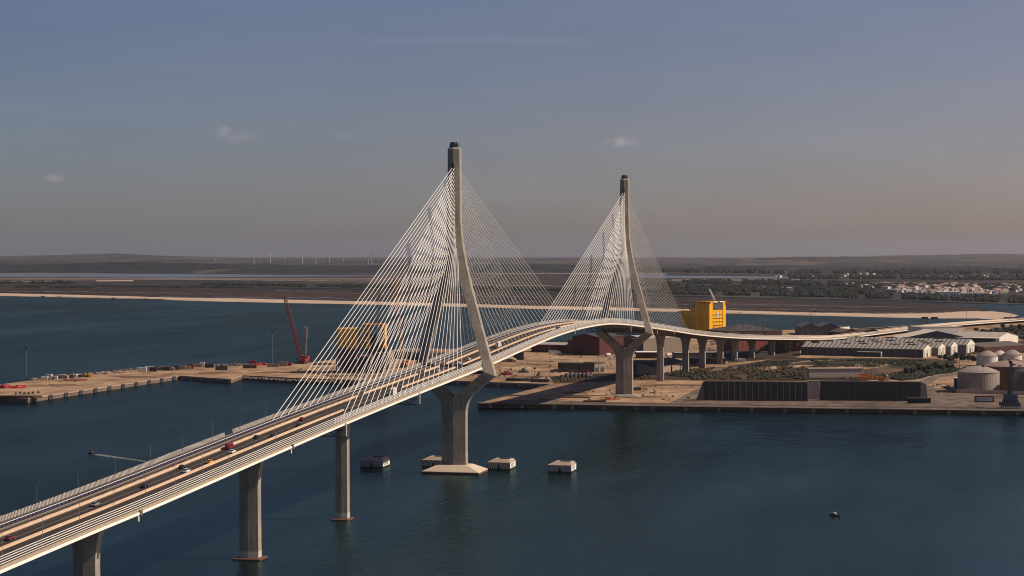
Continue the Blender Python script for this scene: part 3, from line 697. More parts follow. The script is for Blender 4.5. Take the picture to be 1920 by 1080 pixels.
m = bpy.data.materials.new('wake foam'); m.use_nodes = True; N, K = m.node_tree.nodes, m.node_tree.links
pb = N['Principled BSDF']; pb.inputs['Base Color'].default_value = (.26,.27,.26,1); pb.inputs['Roughness'].default_value = .9
n = N.new('ShaderNodeTexNoise'); n.inputs['Scale'].default_value = .55; n.inputs['Detail'].default_value = 5; g = N.new('ShaderNodeNewGeometry'); K.new(g.outputs['Position'], n.inputs['Vector'])
r = N.new('ShaderNodeMapRange'); r.inputs['From Min'].default_value = .40; r.inputs['From Max'].default_value = .62; r.inputs['To Min'].default_value = .18; r.inputs['To Max'].default_value = .72; K.new(n.outputs[0], r.inputs[0]); K.new(r.outputs[0], pb.inputs['Alpha'])
kind(b.ob('boat_wake', m), 'stuff')

# ================================================================== the port
ZG = 3.6
M_DIRT = ground_mat('port dirt', [(.12,.074,.044),(.255,.165,.098),(.31,.207,.128),(.20,.13,.08)], .006, (1,.5,1), (.28,.42,.56,.74), 9)
M_APRON = ground_mat('quay apron', [(.075,.056,.044),(.13,.098,.076),(.18,.137,.105)], .011, (1,.45,1), (.3,.5,.7), 10)
M_SCRUBG = ground_mat('scrub ground', [(.018,.017,.010),(.036,.026,.017),(.065,.042,.027),(.17,.115,.075)], .011, (1,.5,1), (.36,.48,.58,.70), 6)
M_GRASS = ground_mat('rough grass', [(.017,.021,.010),(.032,.031,.016),(.06,.045,.026)], .02, (1,.5,1), (.35,.52,.7), 6)
M_QWALL = mat('quay wall concrete', (.17,.112,.085), .9, .3, .12, streak=.35)
M_FEND = mat('pale fender pile', (.36,.30,.25), .9, .3, .5)
M_QTOP = mat('quay coping', (.30,.22,.165), .85, .15, .2)
land = [(896,755.5),(1050,757.5),(1200,760),(1500,764),(1920,769.5),(2300,775),(2300,601),(2100,597),(1985,594.5),(1915,597),(1890,600),(1820,605),(1760,606.5),(1700,610),(1640,614),(1560,617),(1470,618.5),(1370,622),(1280,630),(1180,640),(1080,643),(980,648),(900,653),(840,654),(760,653),(715,660),(640,672),(570,681.5),(480,682.5),(440,682),(400,685),(340,689),(300,690.5),(240,693.5),(180,698),(120,704),(60,713),(0,721),(-200,735),(-200,748),(-4,745),(52,747),(335,704.5),(433,711.3),(455,703.5),(540,708),(660,712.3),(760,712.6),(844,713.5),(918,716.5),(1032,720.5)]
lp = [G(x, y, ZG) for x, y in land][::-1]
b = B(); b.prism([(p.x,p.y) for p in lp], -4, ZG); 
pg = kind(b.ob('port_ground', M_DIRT), 'structure')
pg.data.materials.append(M_QWALL)
for f in pg.data.polygons:
    if abs(f.normal.z) < .5: f.material_index = 1
# coping beams and fenders along the quay fronts
FEN = B()
def quay(pts, zb, step, fw, fd, tyre=False, cope=True):
    P = [G(x, y, ZG) for x, y in pts]; k = 0
    for i in range(len(P)-1):
        a, c = P[i], P[i+1]; d = (c-a); Ln = d.length; d.normalize(); nrm = Vector((d.y,-d.x,0))
        if (CAM-a).dot(nrm) < 0: nrm = -nrm
        if cope:
            bb = B(); q = [a, c]; o = .35
            v = []
            for z in (ZG-.9, ZG+.25):
                v += [(a+nrm*o)+UP*(z-a.z), (c+nrm*o)+UP*(z-c.z), (c-nrm*1.6)+UP*(z-c.z), (a-nrm*1.6)+UP*(z-a.z)]
            bb.hexa(v); bb.ob('quay_coping', M_QTOP, pg)
        if step:
            n = int(Ln/step)
            for j in range(n+1):
                p = a+d*(step*.4+j*step)
                if (p-a).length > Ln: break
                bb = B(); v = []
                for z in (-1.0, ZG-.91 if not tyre else ZG+.15):
                    for s1, s2 in ((-1,1.0),(1,1.0),(1,0),(-1,0)):
                        v.append(p+d*(s1*fw/2)+nrm*(s2*fd+.02)+UP*(z-p.z))
                bb.hexa(v); bb.ob('fender', M_BLACKPAINT if tyre else M_FEND, pg)
quay([(896,755.5),(1050,757.5),(1200,760),(1500,764),(1920,769.5),(2300,775)], 0, 25.5, 2.6, 1.5)
quay([(52,747),(335,704.5)], 0, 27, 6.5, .9, True)
quay([(335,704.5),(433,711.3)], 0, 14, .5, .3); quay([(433,711.3),(455,703.5)], 0, 0, 1, 1)
quay([(660,712.3),(760,712.6),(844,713.5),(918,716.5),(1032,720.5)], 0, 22, 2.0, .8)
def patch(name, mtl, pts, lift=.06, z=ZG):
    P = [G(x, y, z+lift) for x, y in pts]
    b = B(); b.v = [tuple(p) for p in P]; b.f = [tuple(range(len(P)))]; o = b.ob(name, mtl)
    if o.data.polygons[0].normal.z < 0: o.data.flip_normals()
    return kind(o, 'structure')
patch('quay_apron', M_APRON, [(898,756.5),(1050,758.2),(1200,761),(1500,765),(1920,770.5),(2290,775.5),(2290,744),(1920,742),(1780,738),(1740,722),(1320,722),(1255,756),(1100,752.5),(960,749)])
patch('scrub_ground', M_SCRUBG, [(1170,712),(1250,712),(1330,714),(1620,714),(1700,708),(1760,690),(1800,676),(1735,672),(1500,671),(1480,668),(1360,688),(1250,695),(1190,700)])
patch('grass_patch', M_GRASS, [(1490,682),(1560,676),(1640,674),(1735,674),(1800,680),(1740,690),(1640,686),(1560,684)], .10)
patch('grass_patch', M_GRASS, [(1640,708),(1690,700),(1740,690),(1830,694),(1790,702),(1730,710),(1690,714)], .10)
patch('dirt_track', M_DIRT, [(1568,688.5),(1640,679),(1690,680),(1650,688.5),(1610,694)], .14)
patch('dirt_track', M_DIRT, [(1410,690),(1500,684),(1540,685),(1430,694)], .14)
patch('access_road', M_APRON, [(1320,692),(1480,678),(1560,672),(1620,672.5),(1500,680),(1330,696)], .12)
patch('tank_road', M_APRON, [(1718,717),(1745,706),(1800,698),(1822,698),(1760,708),(1745,720)], .14)
patch('kerb_line', M_QTOP, [(1716,716),(1742,704.6),(1800,696.8),(1822,696.6),(1822,697.4),(1801,697.8),(1744,706),(1719,717)], .18)
patch('far_road', M_ASPH2, [(1760,607.2),(1830,604.2),(1920,598.5),(1990,595.5),(1995,597),(1920,601),(1830,607),(1760,609)], .1)
patch('dark_yard', M_SCRUBG, [(1370,660),(1500,655),(1500,668),(1420,676),(1365,680)], .08)
patch('dark_yard', M_SCRUBG, [(1030,706),(1110,700),(1180,700),(1190,712),(1120,716),(1040,719)], .08)
patch('scrub_strip', M_GRASS, [(1500,618.5),(1600,616.5),(1700,611),(1760,609),(1760,614),(1650,620),(1500,624)], .08)
patch('dark_yard', M_SCRUBG, [(1830,622),(1890,612),(1990,603),(1990,640),(1925,640),(1900,632),(1850,640)], .09)
patch('scrub_strip', M_SCRUBG, [(1640,640),(1730,632),(1990,604),(1990,660),(1830,664),(1760,668)], .05)

# ------------------------------------------------------------------ building kit
M_REDW = mat('dark red cladding', (.075,.020,.019), .7, .2, .3); M_REDL = mat('red cladding', (.20,.045,.034), .7, .2, .3)
M_BRNROOF = mat('brown sheet roof', (.10,.078,.06), .8, .3, .2); M_DKROOF = mat('dark sheet roof', (.055,.05,.047), .8, .3, .2)
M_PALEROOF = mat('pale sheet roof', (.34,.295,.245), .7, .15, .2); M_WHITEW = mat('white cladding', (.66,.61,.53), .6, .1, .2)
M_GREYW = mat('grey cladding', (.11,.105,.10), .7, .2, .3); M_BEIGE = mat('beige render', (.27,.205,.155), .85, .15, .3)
M_BLUEW = mat('navy cladding', (.025,.04,.075), .6, .2, .4); M_CHAR = mat('charcoal panel', (.040,.040,.037), .75, .3, .5)
M_TAN = mat('tan cladding', (.21,.165,.125), .8, .15, .3)
def frame(A, Bp): 
    d = Bp-A; return d.to_2d().length, atan2(d.y, d.x)
def building(name, label, A, Bp, dep, h, ridge, wall, roof, style='gx', cat='building', group=None, bays=0, doors=0, over=.5, baymat=None, seams=0, gable=None):
    W, rz = frame(A, Bp); t = thing(name, label, cat, (A.x, A.y, A.z), rz, group)
    b = B()
    if style in ('gx',):
        pr = [(0,0),(dep,0),(dep,h),(dep/2,ridge),(0,h)]
        vs_ = [(0,y,z) for y,z in pr]+[(W,y,z) for y,z in pr]; b.add(vs_, [(4,3,2,1,0),(5,6,7,8,9),(0,1,6,5),(1,2,7,6),(4,0,5,9)])
        b.ob('wall', wall, t)
        b = B(); e = .35
        for y0, z0_, y1, z1_ in ((-over,h-over*(ridge-h)/(dep/2),dep/2,ridge),(dep/2,ridge,dep+over,h-over*(ridge-h)/(dep/2))):
            b.hexa([(-over,y0,z0_+.05),(W+over,y0,z0_+.05),(W+over,y1,z1_+.05),(-over,y1,z1_+.05),(-over,y0,z0_+e),(W+over,y0,z0_+e),(W+over,y1,z1_+e),(-over,y1,z1_+e)])
        rf = b.ob('roof', roof, t)
        if seams:
            sm = B().hexa([(0,0,0),(1,0,0),(1,1,0),(0,1,0),(0,0,1),(1,0,1),(1,1,1),(0,1,1)])
            n = seams; wst = W/n*.5; sl = sqrt((dep/2)**2+(ridge-h)**2)
            mesh_ = B().hexa([(0,.4,0),(wst,.4,0),(wst,sl-.6,0),(0,sl-.6,0),(0,.4,.10),(wst,.4,.10),(wst,sl-.6,.10),(0,sl-.6,.10)]).mesh('roof_panel', mat('translucent roof strip', (.30,.265,.23), .6, .1, .2))
            for i in range(n):
                o = inst('roof_panel', mesh_, rf, (W*(i+.3)/n, 0, h+e)); o.rotation_euler = (atan2(ridge-h, dep/2), 0, 0)
    elif style == 'gy':
        pr = [(0,0),(W,0),(W,h),(W/2,ridge),(0,h)]
        vs_ = [(x,0,z) for x,z in pr]+[(x,dep,z) for x,z in pr]; b.add(vs_, [(0,1,2,3,4),(9,8,7,6,5),(1,0,5,6),(2,1,6,7),(0,4,9,5)])
        b.ob('wall', wall, t)
        b = B(); e = .35; k = over*(ridge-h)/(W/2)
        for x0, z0_, x1, z1_ in ((-over,h-k,W/2,ridge),(W/2,ridge,W+over,h-k)):
            b.hexa([(x0,-over,z0_+.05),(x1,-over,z1_+.05),(x1,dep+over,z1_+.05),(x0,dep+over,z0_+.05),(x0,-over,z0_+e),(x1,-over,z1_+e),(x1,dep+over,z1_+e),(x0,dep+over,z0_+e)])
        b.ob('roof', roof, t)
    elif style == 'hip':
        b.box(0,0,0,W,dep,h); b.ob('wall', wall, t)
        b = B(); o = over; r = min(W, dep)*.5
        v = [(-o,-o,h+.01),(W+o,-o,h+.01),(W+o,dep+o,h+.01),(-o,dep+o,h+.01)]
        v += [(r,dep/2,ridge),(W-r,dep/2,ridge)] if W > dep else [(W/2,r,ridge),(W/2,dep-r,ridge)]
        b.add(v, [(3,2,1,0),(0,1,5,4),(2,3,4,5),(1,2,5),(3,0,4)] if W > dep else [(3,2,1,0),(0,1,4),(1,2,5,4),(2,3,5),(3,0,4,5)]); b.ob('roof', roof, t)
    else:
        b.box(0,0,0,W,dep,h); b.ob('wall', wall, t)
        b = B(); b.box(-over,-over,h+.005,W+over,dep+over,h+.5); b.ob('roof', roof, t)
    if bays:
        mb = B().box(-.5,-.08,0,.5,-.003,1).mesh('bay_panel', baymat or wall)
        w = W/bays
        for i in range(bays): inst('bay_panel', mb, t, (w*(i+.5),0,.3), sc=(w*.86,1,h*.88))
    for i in range(doors):
        w = W/doors; b = B(); x = w*(i+.5); b.box(x-2.2,-.14,0,x+2.2,-.004,min(4.5,h*.6)); b.ob('door', M_DKROOF if wall is not M_CHAR else M_GREY, t)
    return t
def BG(*p): return G(p[0], p[1], ZG)

# --- the long grey sheds with striped roofs
CA = L(456.5, 2208, ZG); LX = Vector((-.907,.42)); UX = Vector((.42,.907))
def CLP(p, a, c): q = RT*(a*LX.x+c*UX.x)+FW*(a*LX.y+c*UX.y); r = Vector(p)+q; r.z = ZG+curv(DEP(r)); return r
def shed(c0, c1, a0, a1, h, rd, label, seams, bays):
    A, Bp = CLP(CA, a1, c0), CLP(CA, a0, c0)
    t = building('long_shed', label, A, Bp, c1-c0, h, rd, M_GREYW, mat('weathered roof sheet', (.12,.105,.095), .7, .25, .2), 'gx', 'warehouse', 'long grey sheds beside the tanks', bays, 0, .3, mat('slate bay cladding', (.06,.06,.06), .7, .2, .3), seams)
    W = (Bp-A).length; d = c1-c0; b = B()                           # the sunlit white end wall with pilasters
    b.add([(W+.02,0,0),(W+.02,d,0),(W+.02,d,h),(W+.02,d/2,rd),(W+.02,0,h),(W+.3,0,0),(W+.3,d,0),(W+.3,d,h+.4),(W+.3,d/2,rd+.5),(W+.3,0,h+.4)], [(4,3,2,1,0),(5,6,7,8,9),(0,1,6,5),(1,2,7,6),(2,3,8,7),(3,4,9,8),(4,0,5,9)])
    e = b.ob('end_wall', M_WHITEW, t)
    for i in range(5):
        b2_ = B(); x = W*(i+.25+.3*(i%2))/5; b2_.box(x,d*.5-1.6,rd-.1,x+9,d*.5+1.6,rd+1.0); b2_.ob('ridge_vent', M_GREYDK, t)
    for i in range(5):
        b = B(); y = d*(i+.5)/5; b.box(W+.3,y-.5,0,W+.9,y+.5,h-.3); b.ob('pilaster', M_WHITEW, e)
    b = B(); b.box(W+.31,d*.40,0,W+.45,d*.52,h*.5); b.ob('end_door', M_DKROOF, e)
    return t
s1 = shed(0, 38, 0, 140, 9.0, 13.2, 'long grey shed with striped roof and white end wall, nearest of the row', 27, 18)
shed(38.5, 74, -8, 134, 9.0, 13.6, 'long grey shed with striped roof, second of the row', 27, 0)
shed(74.5, 110, -14, 128, 9.2, 14.0, 'long grey shed with striped roof, third of the row', 27, 0)
shed(112, 158, -24, 122, 9.6, 15.2, 'long grey shed with striped roof, farthest of the row behind a gap', 27, 0)
b = B(); b.box(66,-4.0,5.2,94,-.5,5.8); b.box(93,-4.0,0,94,-.5,5.2); b.ob('canopy', M_WHITE, s1)
# --- sheds and warehouses further right
building('white_warehouse', 'tall white flat roofed block behind the striped sheds', BG(1727,641), BG(1806,640), 40, 18.5, 0, M_WHITEW, M_PALEROOF, 'flat', 'warehouse', bays=5, baymat=mat('off white cladding', (.58,.54,.48), .7, .1, .3))
building('pale_hall', 'wide pale gabled hall in front of the tall white block', BG(1690,646), BG(1822,646), 60, 7.5, 17, M_GREYW, mat('cream sheet roof', (.54,.46,.37), .7, .1, .2), 'gy', 'warehouse')
building('white_hall', 'white gabled warehouse with dark side wall, right of the tall white block', BG(1868,648), BG(1909,642), 62, 8.5, 14.5, M_WHITEW, M_PALEROOF, 'gy', 'warehouse', bays=0, doors=0)
building('shaded_side_wall', 'dark box for the shaded left wall of the white gabled warehouse', BG(1822,650), BG(1866,651), 22, 10.5, 0, M_CHAR, mat('cream sheet roof', (.5,.4,.3)), 'flat', 'shed', bays=5)  # charcoal block gives the white warehouse its shaded left side
building('brown_shed', 'low brown roofed shed below the white gabled warehouse', BG(1846,660), BG(1925,655), 50, 5.0, 9.0, M_REDW, M_BRNROOF, 'gx', 'shed', bays=6)
building('twin_shed', 'grey gabled shed by the water, left one of a pair', BG(1502,628), BG(1537,628), 60, 11, 16, M_GREYW, M_GREYDK, 'gy', 'shed', 'grey gabled sheds by the water', bays=0, doors=2)
building('twin_shed', 'grey gabled shed by the water, right one of a pair', BG(1537.6,628), BG(1574,628), 60, 11, 16, M_GREYW, M_GREYDK, 'gy', 'shed', 'grey gabled sheds by the water', doors=2)
building('white_annex', 'white walled annex on the right of the grey gabled sheds', BG(1575,626), BG(1593,623.5), 40, 9, 0, M_WHITEW, M_BRNROOF, 'flat', 'shed')
for i, (xa, xb, lab) in enumerate(((1579,1612,'low brown gabled shed just right of the white annex'),(1613,1657,'low brown gabled shed near the start of the shore road'))):
    building('low_shed', lab, BG(xa,630.5), BG(xb,630), 40, 5, 9.5, M_REDW, M_BRNROOF, 'gy', 'shed', 'low brown sheds by the water')
building('dark_hall', 'large dark hall with a hipped roof and a ring of ridge poles behind the bridge', BG(1366,634), BG(1466,632), 70, 9, 16.5, mat('maroon cladding', (.06,.026,.024), .7, .2, .3), M_DKROOF, 'hip', 'hall', bays=12)
hall = BG(1366,634)
for k in range(26):
    px = 1366+4.2*k; hgt = interp(px, [1366,1395,1420,1445,1472],[613.5,611,608.6,611,613.5])
    p = G(px, 634, ZG); p = p+FW*(8+12*((k*7)%3)); zt = (634-hgt)*MPP(p)
    b = B(); b.tube((0,0,0),(0,0,zt+3.2+1.6*(k%2)),.28,.2,n=5); b.box(-.9,-.9,zt+2.9+1.6*(k%2),.9,.9,zt+3.5+1.6*(k%2)); o = b.ob('roof_mast', M_CONC_DK); o.location = p; tag(o, 'short pole standing at the rim of the dark hipped hall', 'pole', 'poles around the dark hipped hall')
building('red_hall', 'long dark red hall seen between the right hand bridge piers', BG(1384,661), BG(1496,657), 40, 15.5, 0, M_REDW, M_DKROOF, 'flat', 'hall', bays=14, baymat=mat('oxblood bay panel', (.17,.035,.03), .7, .2, .3))
building('grey_hall', 'low dark grey shed at the foot of the long red hall', BG(1362,672), BG(1440,669), 18, 5.5, 0, M_CHAR, M_GREYDK, 'flat', 'shed', bays=8)
building('white_store', 'small white roofed store under the bridge at the end of the red hall', BG(1478,652), BG(1493,651.5), 14, 5, 7, M_BEIGE, M_PALEROOF, 'gx', 'shed')
# --- middle of the port
building('maroon_hall', 'tall dark maroon hall left of the far pylon', BG(1073,665), BG(1124,667), 50, 20.5, 24, M_REDW, M_DKROOF, 'gy', 'hall', bays=7, baymat=mat('maroon bay panel', (.085,.024,.022), .7, .2, .3))
building('red_sunlit_part', 'sunlit right part of the maroon hall, in brighter red, behind the Y of the far pylon', BG(1126,664), BG(1170,657), 40, 15, 17, M_REDL, M_REDL, 'gx', 'hall', bays=6, baymat=mat('sunlit red bay panel', (.34,.12,.075), .7, .2, .3), doors=3)  # brighter cladding colours paint the sunlit part of the dark red hall
building('low_red_shed', 'long low red shed with a pale roof left of the maroon hall', BG(996,660), BG(1071,662), 30, 9, 11, M_REDL, M_PALEROOF, 'gx', 'shed', bays=9, baymat=M_REDW)
building('dark_store', 'dark square store seen under the main span', BG(962,675), BG(982,675), 16, 8, 0, M_CHAR, M_DKROOF, 'flat', 'shed', bays=2)
b = B(); W_ = 9; 
t = thing('dome_tent', 'pale rounded storage tent under the main span', 'tent', BG(956,678), radians(13))
rows = []
for y in (-10,-7,0,7,10): rows.append([((-8.0+.25*abs(y)*.2)*cos(a_), y, 5.2*sin(a_)*(1-.003*y*y)) for a_ in [pi*i/10 for i in range(11)]])
b.loft(rows); b.ob('tent_skin', M_BEIGE, t); b = B(); b.box(-2,-10.2,0,2,-10.02,3.2); b.ob('door', M_DKROOF, t)
building('workshop', 'dark workshop with a beige end wall on the sandy yard', BG(1046,697), BG(1114,698), 14, 8.2, 0, M_CHAR, M_DKROOF, 'flat', 'workshop', bays=10, baymat=mat('workshop bay', (.075,.065,.058), .7, .3, .5))
building('workshop_end', 'beige block joined to the right end of the dark workshop', BG(1114.8,698), BG(1134,697), 15, 9.0, 0, M_BEIGE, M_BRNROOF, 'flat', 'building', doors=2)
building('navy_shed', 'navy blue shed with a dark roof behind the far pylon', BG(1183,703), BG(1229,703.5), 30, 12.3, 0, M_BLUEW, M_DKROOF, 'flat', 'shed', bays=6, baymat=mat('navy bay panel', (.022,.035,.065), .6, .2, .5))
building('long_grey_shed', 'long dark roofed shed with a beige wall right of the navy shed', BG(1232,704), BG(1284,692), 34, 7.5, 11.5, M_BEIGE, M_DKROOF, 'gx', 'shed', doors=3)
building('white_roof_store', 'low store with a bright white roof edge behind the navy shed', BG(1194,672), BG(1237,672), 20, 6.5, 0, M_REDW, M_WHITE, 'flat', 'shed', bays=5)
building('tan_warehouse', 'large tan warehouse between the far pylon and the first land pier', BG(1206,663), BG(1284,659), 40, 17, 20, M_TAN, M_PALEROOF, 'gx', 'warehouse', bays=8, baymat=mat('tan bay panel', (.19,.15,.115), .8, .15, .3))
building('dark_end_hall', 'dark end hall joined to the tan warehouse', BG(1186,664), BG(1205,664), 40, 17, 0, M_BLUEW, M_DKROOF, 'flat', 'hall')
building('long_office', 'long low dark office with a pale roof line between the land piers', BG(1266,672), BG(1372,671), 14, 6, 0, M_GREYW, M_PALEROOF, 'flat', 'office', bays=14, baymat=M_CHAR)
building('lower_office', 'dark low range in front of the long office between the land piers', BG(1290,683), BG(1360,683), 12, 6, 0, M_CHAR, M_GREY, 'flat', 'office', bays=10)
building('beige_hut', 'small beige hut between the second and third land piers', BG(1307,688), BG(1317,688), 5, 4.5, 0, M_BEIGE, M_BRNROOF, 'flat', 'hut', doors=1)
# --- right foreground of the port
building('long_beige_store', 'long windowless beige store in the scrub behind the dark walls', BG(1517,708), BG(1619,707.5), 11, 8.2, 0, mat('sand render', (.50,.39,.31), .85, .15, .3), mat('tan flat roof', (.42,.32,.235), .85, .15, .2), 'flat', 'store', bays=0)
for lab, xa, xb, n in (('long dark panelled windbreak wall on the quay, left one with pale seams', 1320, 1514.5, 17), ('long dark panelled windbreak wall on the quay, right one nearest the tanks', 1537.5, 1726, 17)):
    A, Bp = BG(xa, 751), BG(xb, 752.5); W, rz = frame(A, Bp)
    t = thing('windbreak_wall', lab, 'wall', A, rz, 'dark windbreak walls on the quay'); H = 15.2
    b = B(); b.box(0,0,0,W,.5,H); b.ob('backing', M_CONC_DK, t)
    b = B(); b.box(-.3,-.35,H+.004,W+.3,.9,H+.75); b.ob('coping', M_QTOP, t)
    w = W/n; pm = B().box(.12,-.28,.8,w-.12,-.01,H-.1).mesh('panel', M_CHAR)
    for i in range(n): inst('panel', pm, t, (w*i,0,0))
    sm_ = B().box(-.16,-.42,.6,.16,-.02,H-.05).mesh('seam_post', M_FEND if xa < 1400 else M_CONC_DK)
    for i in range(1, n): inst('seam_post', sm_, t, (w*i,0,0))
    bm_ = B(); bm_.hexa([(0,.52,0),(.5,.52,0),(.5,7.0,0),(0,7.0,0),(0,.52,H-.5),(.5,.52,H-.5),(.5,1.3,H-.5),(0,1.3,H-.5)]); bmm = bm_.mesh('buttress', M_CONC_DK)
    for i in range(0, n+1, 2): inst('buttress', bmm, t, (min(W-.5, w*i),0,0))
    if xa < 1400:
        b = B(); b.hexa([(-6.5,-1,0),(-.02,-1,0),(-.02,8,0),(-6.5,8,0),(-.6,-1,H),(-.02,-1,H),(-.02,8,H),(-.6,8,H)]); b.ob('end_brace', M_CONC_DK, t)
    else:
        b = B(); b.hexa([(W+.02,0,0),(W+6,2,0),(W+6,14,0),(W+.02,14,0),(W+.02,0,H),(W+4.5,2,H-1.5),(W+4.5,14,H-1.5),(W+.02,14,H)]); b.ob('end_return', M_CHAR, t)
A, Bp = BG(1515,748.5), BG(1537,748.8); t = building('gate_wall', 'pale square wall closing the gap between the two dark walls', A, Bp, 3, 14.6, 0, mat('pinkish render', (.60,.46,.38), .85, .12, .3), M_QTOP, 'flat', 'wall')
A = BG(1704,756.5); t = thing('wall_foot_shade', 'low dark box standing in for navy shade at the foot of the right dark wall', 'bin', A, radians(13))  # dark box put in for the navy shade along the wall's foot
b = B(); b.hexa([(0,0,0),(17,0,0),(17,6,0),(0,6,0),(-.5,0,4),(17.5,0,4),(17.5,5,4),(-.5,5,4)]); b.ob('bin', mat('dark navy shade tone', (.012,.015,.021), .7, .2, .4), t); b = B(); b.box(-.7,-.2,4.004,17.7,5.2,4.25); b.ob('rim', M_GREYDK, t)
t = building('navy_cabin', 'navy cabin with white corners beside the largest tank', BG(1789,729.5), BG(1804,730), 7, 9.2, 0, M_BLUEW, M_WHITEW, 'flat', 'cabin')
for x in (-.25, frame(BG(1789,729.5), BG(1804,730))[0]-.05): b = B(); b.box(x,-.3,0,x+.35,0.02,9.2); b.ob('corner_trim', M_WHITEW, t)
b = B(); b.box(4.2,-.2,.8,6.0,-.02,1.6); b.ob('door', M_WHITE, t)
b = B(); b.prism([(-12,-4),(0,-3),(1,3),(-10,2)], .0, 1.0); o = b.ob('loading_ramp', M_PALEROOF); o.location = BG(1790,726); tag(o, 'pale low loading ramp left of the navy cabin', 'ramp')

# --- tanks
def tank(px, py, rpx, hpx, cone, wall, roof, label, n=40):
    c = G(px, py, ZG); r = rpx*MPP(c); c = c+FW*r; r = rpx*MPP(c); h = hpx*MPP(c)*.97
    t = thing('storage_tank', label, 'tank', c, 0, 'storage tanks beside the quay')
    b = B(); b.lathe([(r,0),(r,h*.33),(r+.02,h*.335),(r+.02,h*.66),(r,h*.665),(r,h)], n=n); b.ob('shell', wall, t, shade=False)
    b = B(); b.lathe([(r+.35,h+.005),(r+.35,h+.35),(r*.75,h+cone*.45),(r*.4,h+cone*.82),(.8,h+cone)], n=n); b.ob('roof', roof, t)
    b = B(); b.tube((0,0,h+cone-.1),(0,0,h+cone+1.2),.9,n=8); b.ob('vent', M_GREYDK, t)
    b = B()
    for i in range(20):
        a0, a1 = -.9+.045*i, -.9+.045*(i+1)
        b.tube(((r+.7)*cos(a0-pi/2),(r+.7)*sin(a0-pi/2),h*i/20),((r+.7)*cos(a1-pi/2),(r+.7)*sin(a1-pi/2),h*(i+1)/20),.22,n=4)
    b.ob('stair', M_GREY, t)
    b = B()
    for i in range(28):
        a0, a1 = 2*pi*i/28, 2*pi*(i+1)/28
        b.tube((r*.99*cos(a0),r*.99*sin(a0),h+1.3),(r*.99*cos(a1),r*.99*sin(a1),h+1.3),.07,n=4); b.tube((r*.99*cos(a0),r*.99*sin(a0),h+.3),(r*.99*cos(a0),r*.99*sin(a0),h+1.3),.06,n=4)
    b.ob('roof_railing', M_GREY, t)
    return t
M_TANK = mat('stone grey tank paint', (.31,.255,.21), .7, .12, .1, streak=.25); M_TANKR = mat('rose tank roof', (.27,.215,.18), .8, .12, .2)
M_TANKW = mat('white tank paint', (.62,.58,.52), .6, .08, .1, streak=.1); M_TANKP = mat('terracotta tank paint', (.135,.068,.055), .7, .15, .1, streak=.2)
tank(1843.5, 737, 38.5, 38, 5.5, M_TANK, M_TANKR, 'largest stone grey tank beside the harbour crane')
tank(1905, 733, 47, 45, 5.0, M_TANKP, mat('pale rose roof', (.26,.18,.145), .8, .1, .2), 'terracotta tank with a pale rose roof behind the harbour crane')
tank(1951, 740, 38, 42, 4.0, mat('dark grey tank paint', (.14,.12,.11), .7, .15, .1), M_GREYDK, 'dark grey tank at the right edge of the photo')
tank(1855.5, 687, 19.8, 18.5, 6.0, M_TANKW, M_TANKR, 'white domed tank behind the largest tank, left of its row')
tank(1878, 681, 14.5, 15, 5.0, M_TANKW, mat('cream tank roof', (.5,.42,.34), .7, .1, .2), 'white domed tank in the middle of the back row')
tank(1902, 683, 18.2, 16.5, 6.0, M_TANKW, M_TANKR, 'white domed tank at the right of the back row')
tank(1906, 692, 27, 10, 4.5, mat('tan tank paint', (.27,.21,.16), .7, .12, .1), M_BRNROOF, 'low tan tank half hidden behind the terracotta one')
# bund wall, and the banner frame on the quay
A, Bp = BG(1793,737), BG(1990,743); W, rz = frame(A, Bp); t = thing('bund_wall', 'low pale concrete wall at the foot of the tanks', 'wall', A, rz)
b = B(); b.box(0,0,0,W,.5,2.9); b.ob('wall', mat('pale bund concrete', (.42,.34,.28), .85, .15, .3), t); b = B(); b.box(-.2,-.2,2.904,W+.2,.7,3.2); b.ob('coping', M_QTOP, t)
A, Bp = BG(1793,737), BG(1775,726); W, rz = frame(Bp, A); t = thing('bund_wall', 'short slanting end of the tank wall beside the navy cabin', 'wall', Bp, rz)
b = B(); b.box(0,0,0,W-.3,.5,2.6); b.ob('wall', M_GREYW, t); b = B(); b.box(0,-.2,2.604,W-.3,.7,2.9); b.ob('coping', M_QTOP, t)
A, Bp = BG(1827,753.5), BG(1863.5,754.5); W, rz = frame(A, Bp); t = thing('banner_frame', 'white lettered banner in a dark red frame on the quay', 'sign', A, rz)
b = B(); b.box(0,0,0,W,2.4,.7); b.ob('plinth', M_REDW, t)
b = B(); b.box(0,.2,.71,.9,2.2,4.8); b.box(W-.9,.2,.71,W,2.2,4.8); b.box(.905,.2,4.0,W-.905,2.2,4.8); b.ob('frame', mat('dark maroon paint', (.07,.02,.03), .6, .2), t)
b = B(); b.box(.92,.5,.72,W-.92,.7,3.98); bn = b.ob('banner', M_WHITEW, t)
b = B(); z = 1.3                                                    # the lettering: a large M and a line too small to read
for x0, x1 in ((1.2,1.45),(2.2,2.45)): b.box(x0,.46,z,x1,.497,z+2.0)
b.add([(1.45,.46,z+2.0),(1.82,.46,z+.9),(2.2,.46,z+2.0),(2.2,.46,z+1.5),(1.82,.46,z+.4),(1.45,.46,z+1.5)], [(5,4,1,0),(4,3,2,1)])
b.ob('lettering', M_BLACKPAINT, bn)
b = B(); rl = random.Random(8); x = 3.0
while x < W-2.2:
    w = rl.uniform(.45,.9); b.box(x,.46,z+.75,x+w*.35,.497,z+1.7); b.box(x,.46,z+.75 if rl.random() < .5 else z+1.45,x+w,.497,z+1.0 if False else z+1.7) if rl.random() < .45 else b.box(x+w*.6,.46,z+.75,x+w*.9,.497,z+1.5); x += w+.3
b.ob('small_lettering', M_GREY, bn)

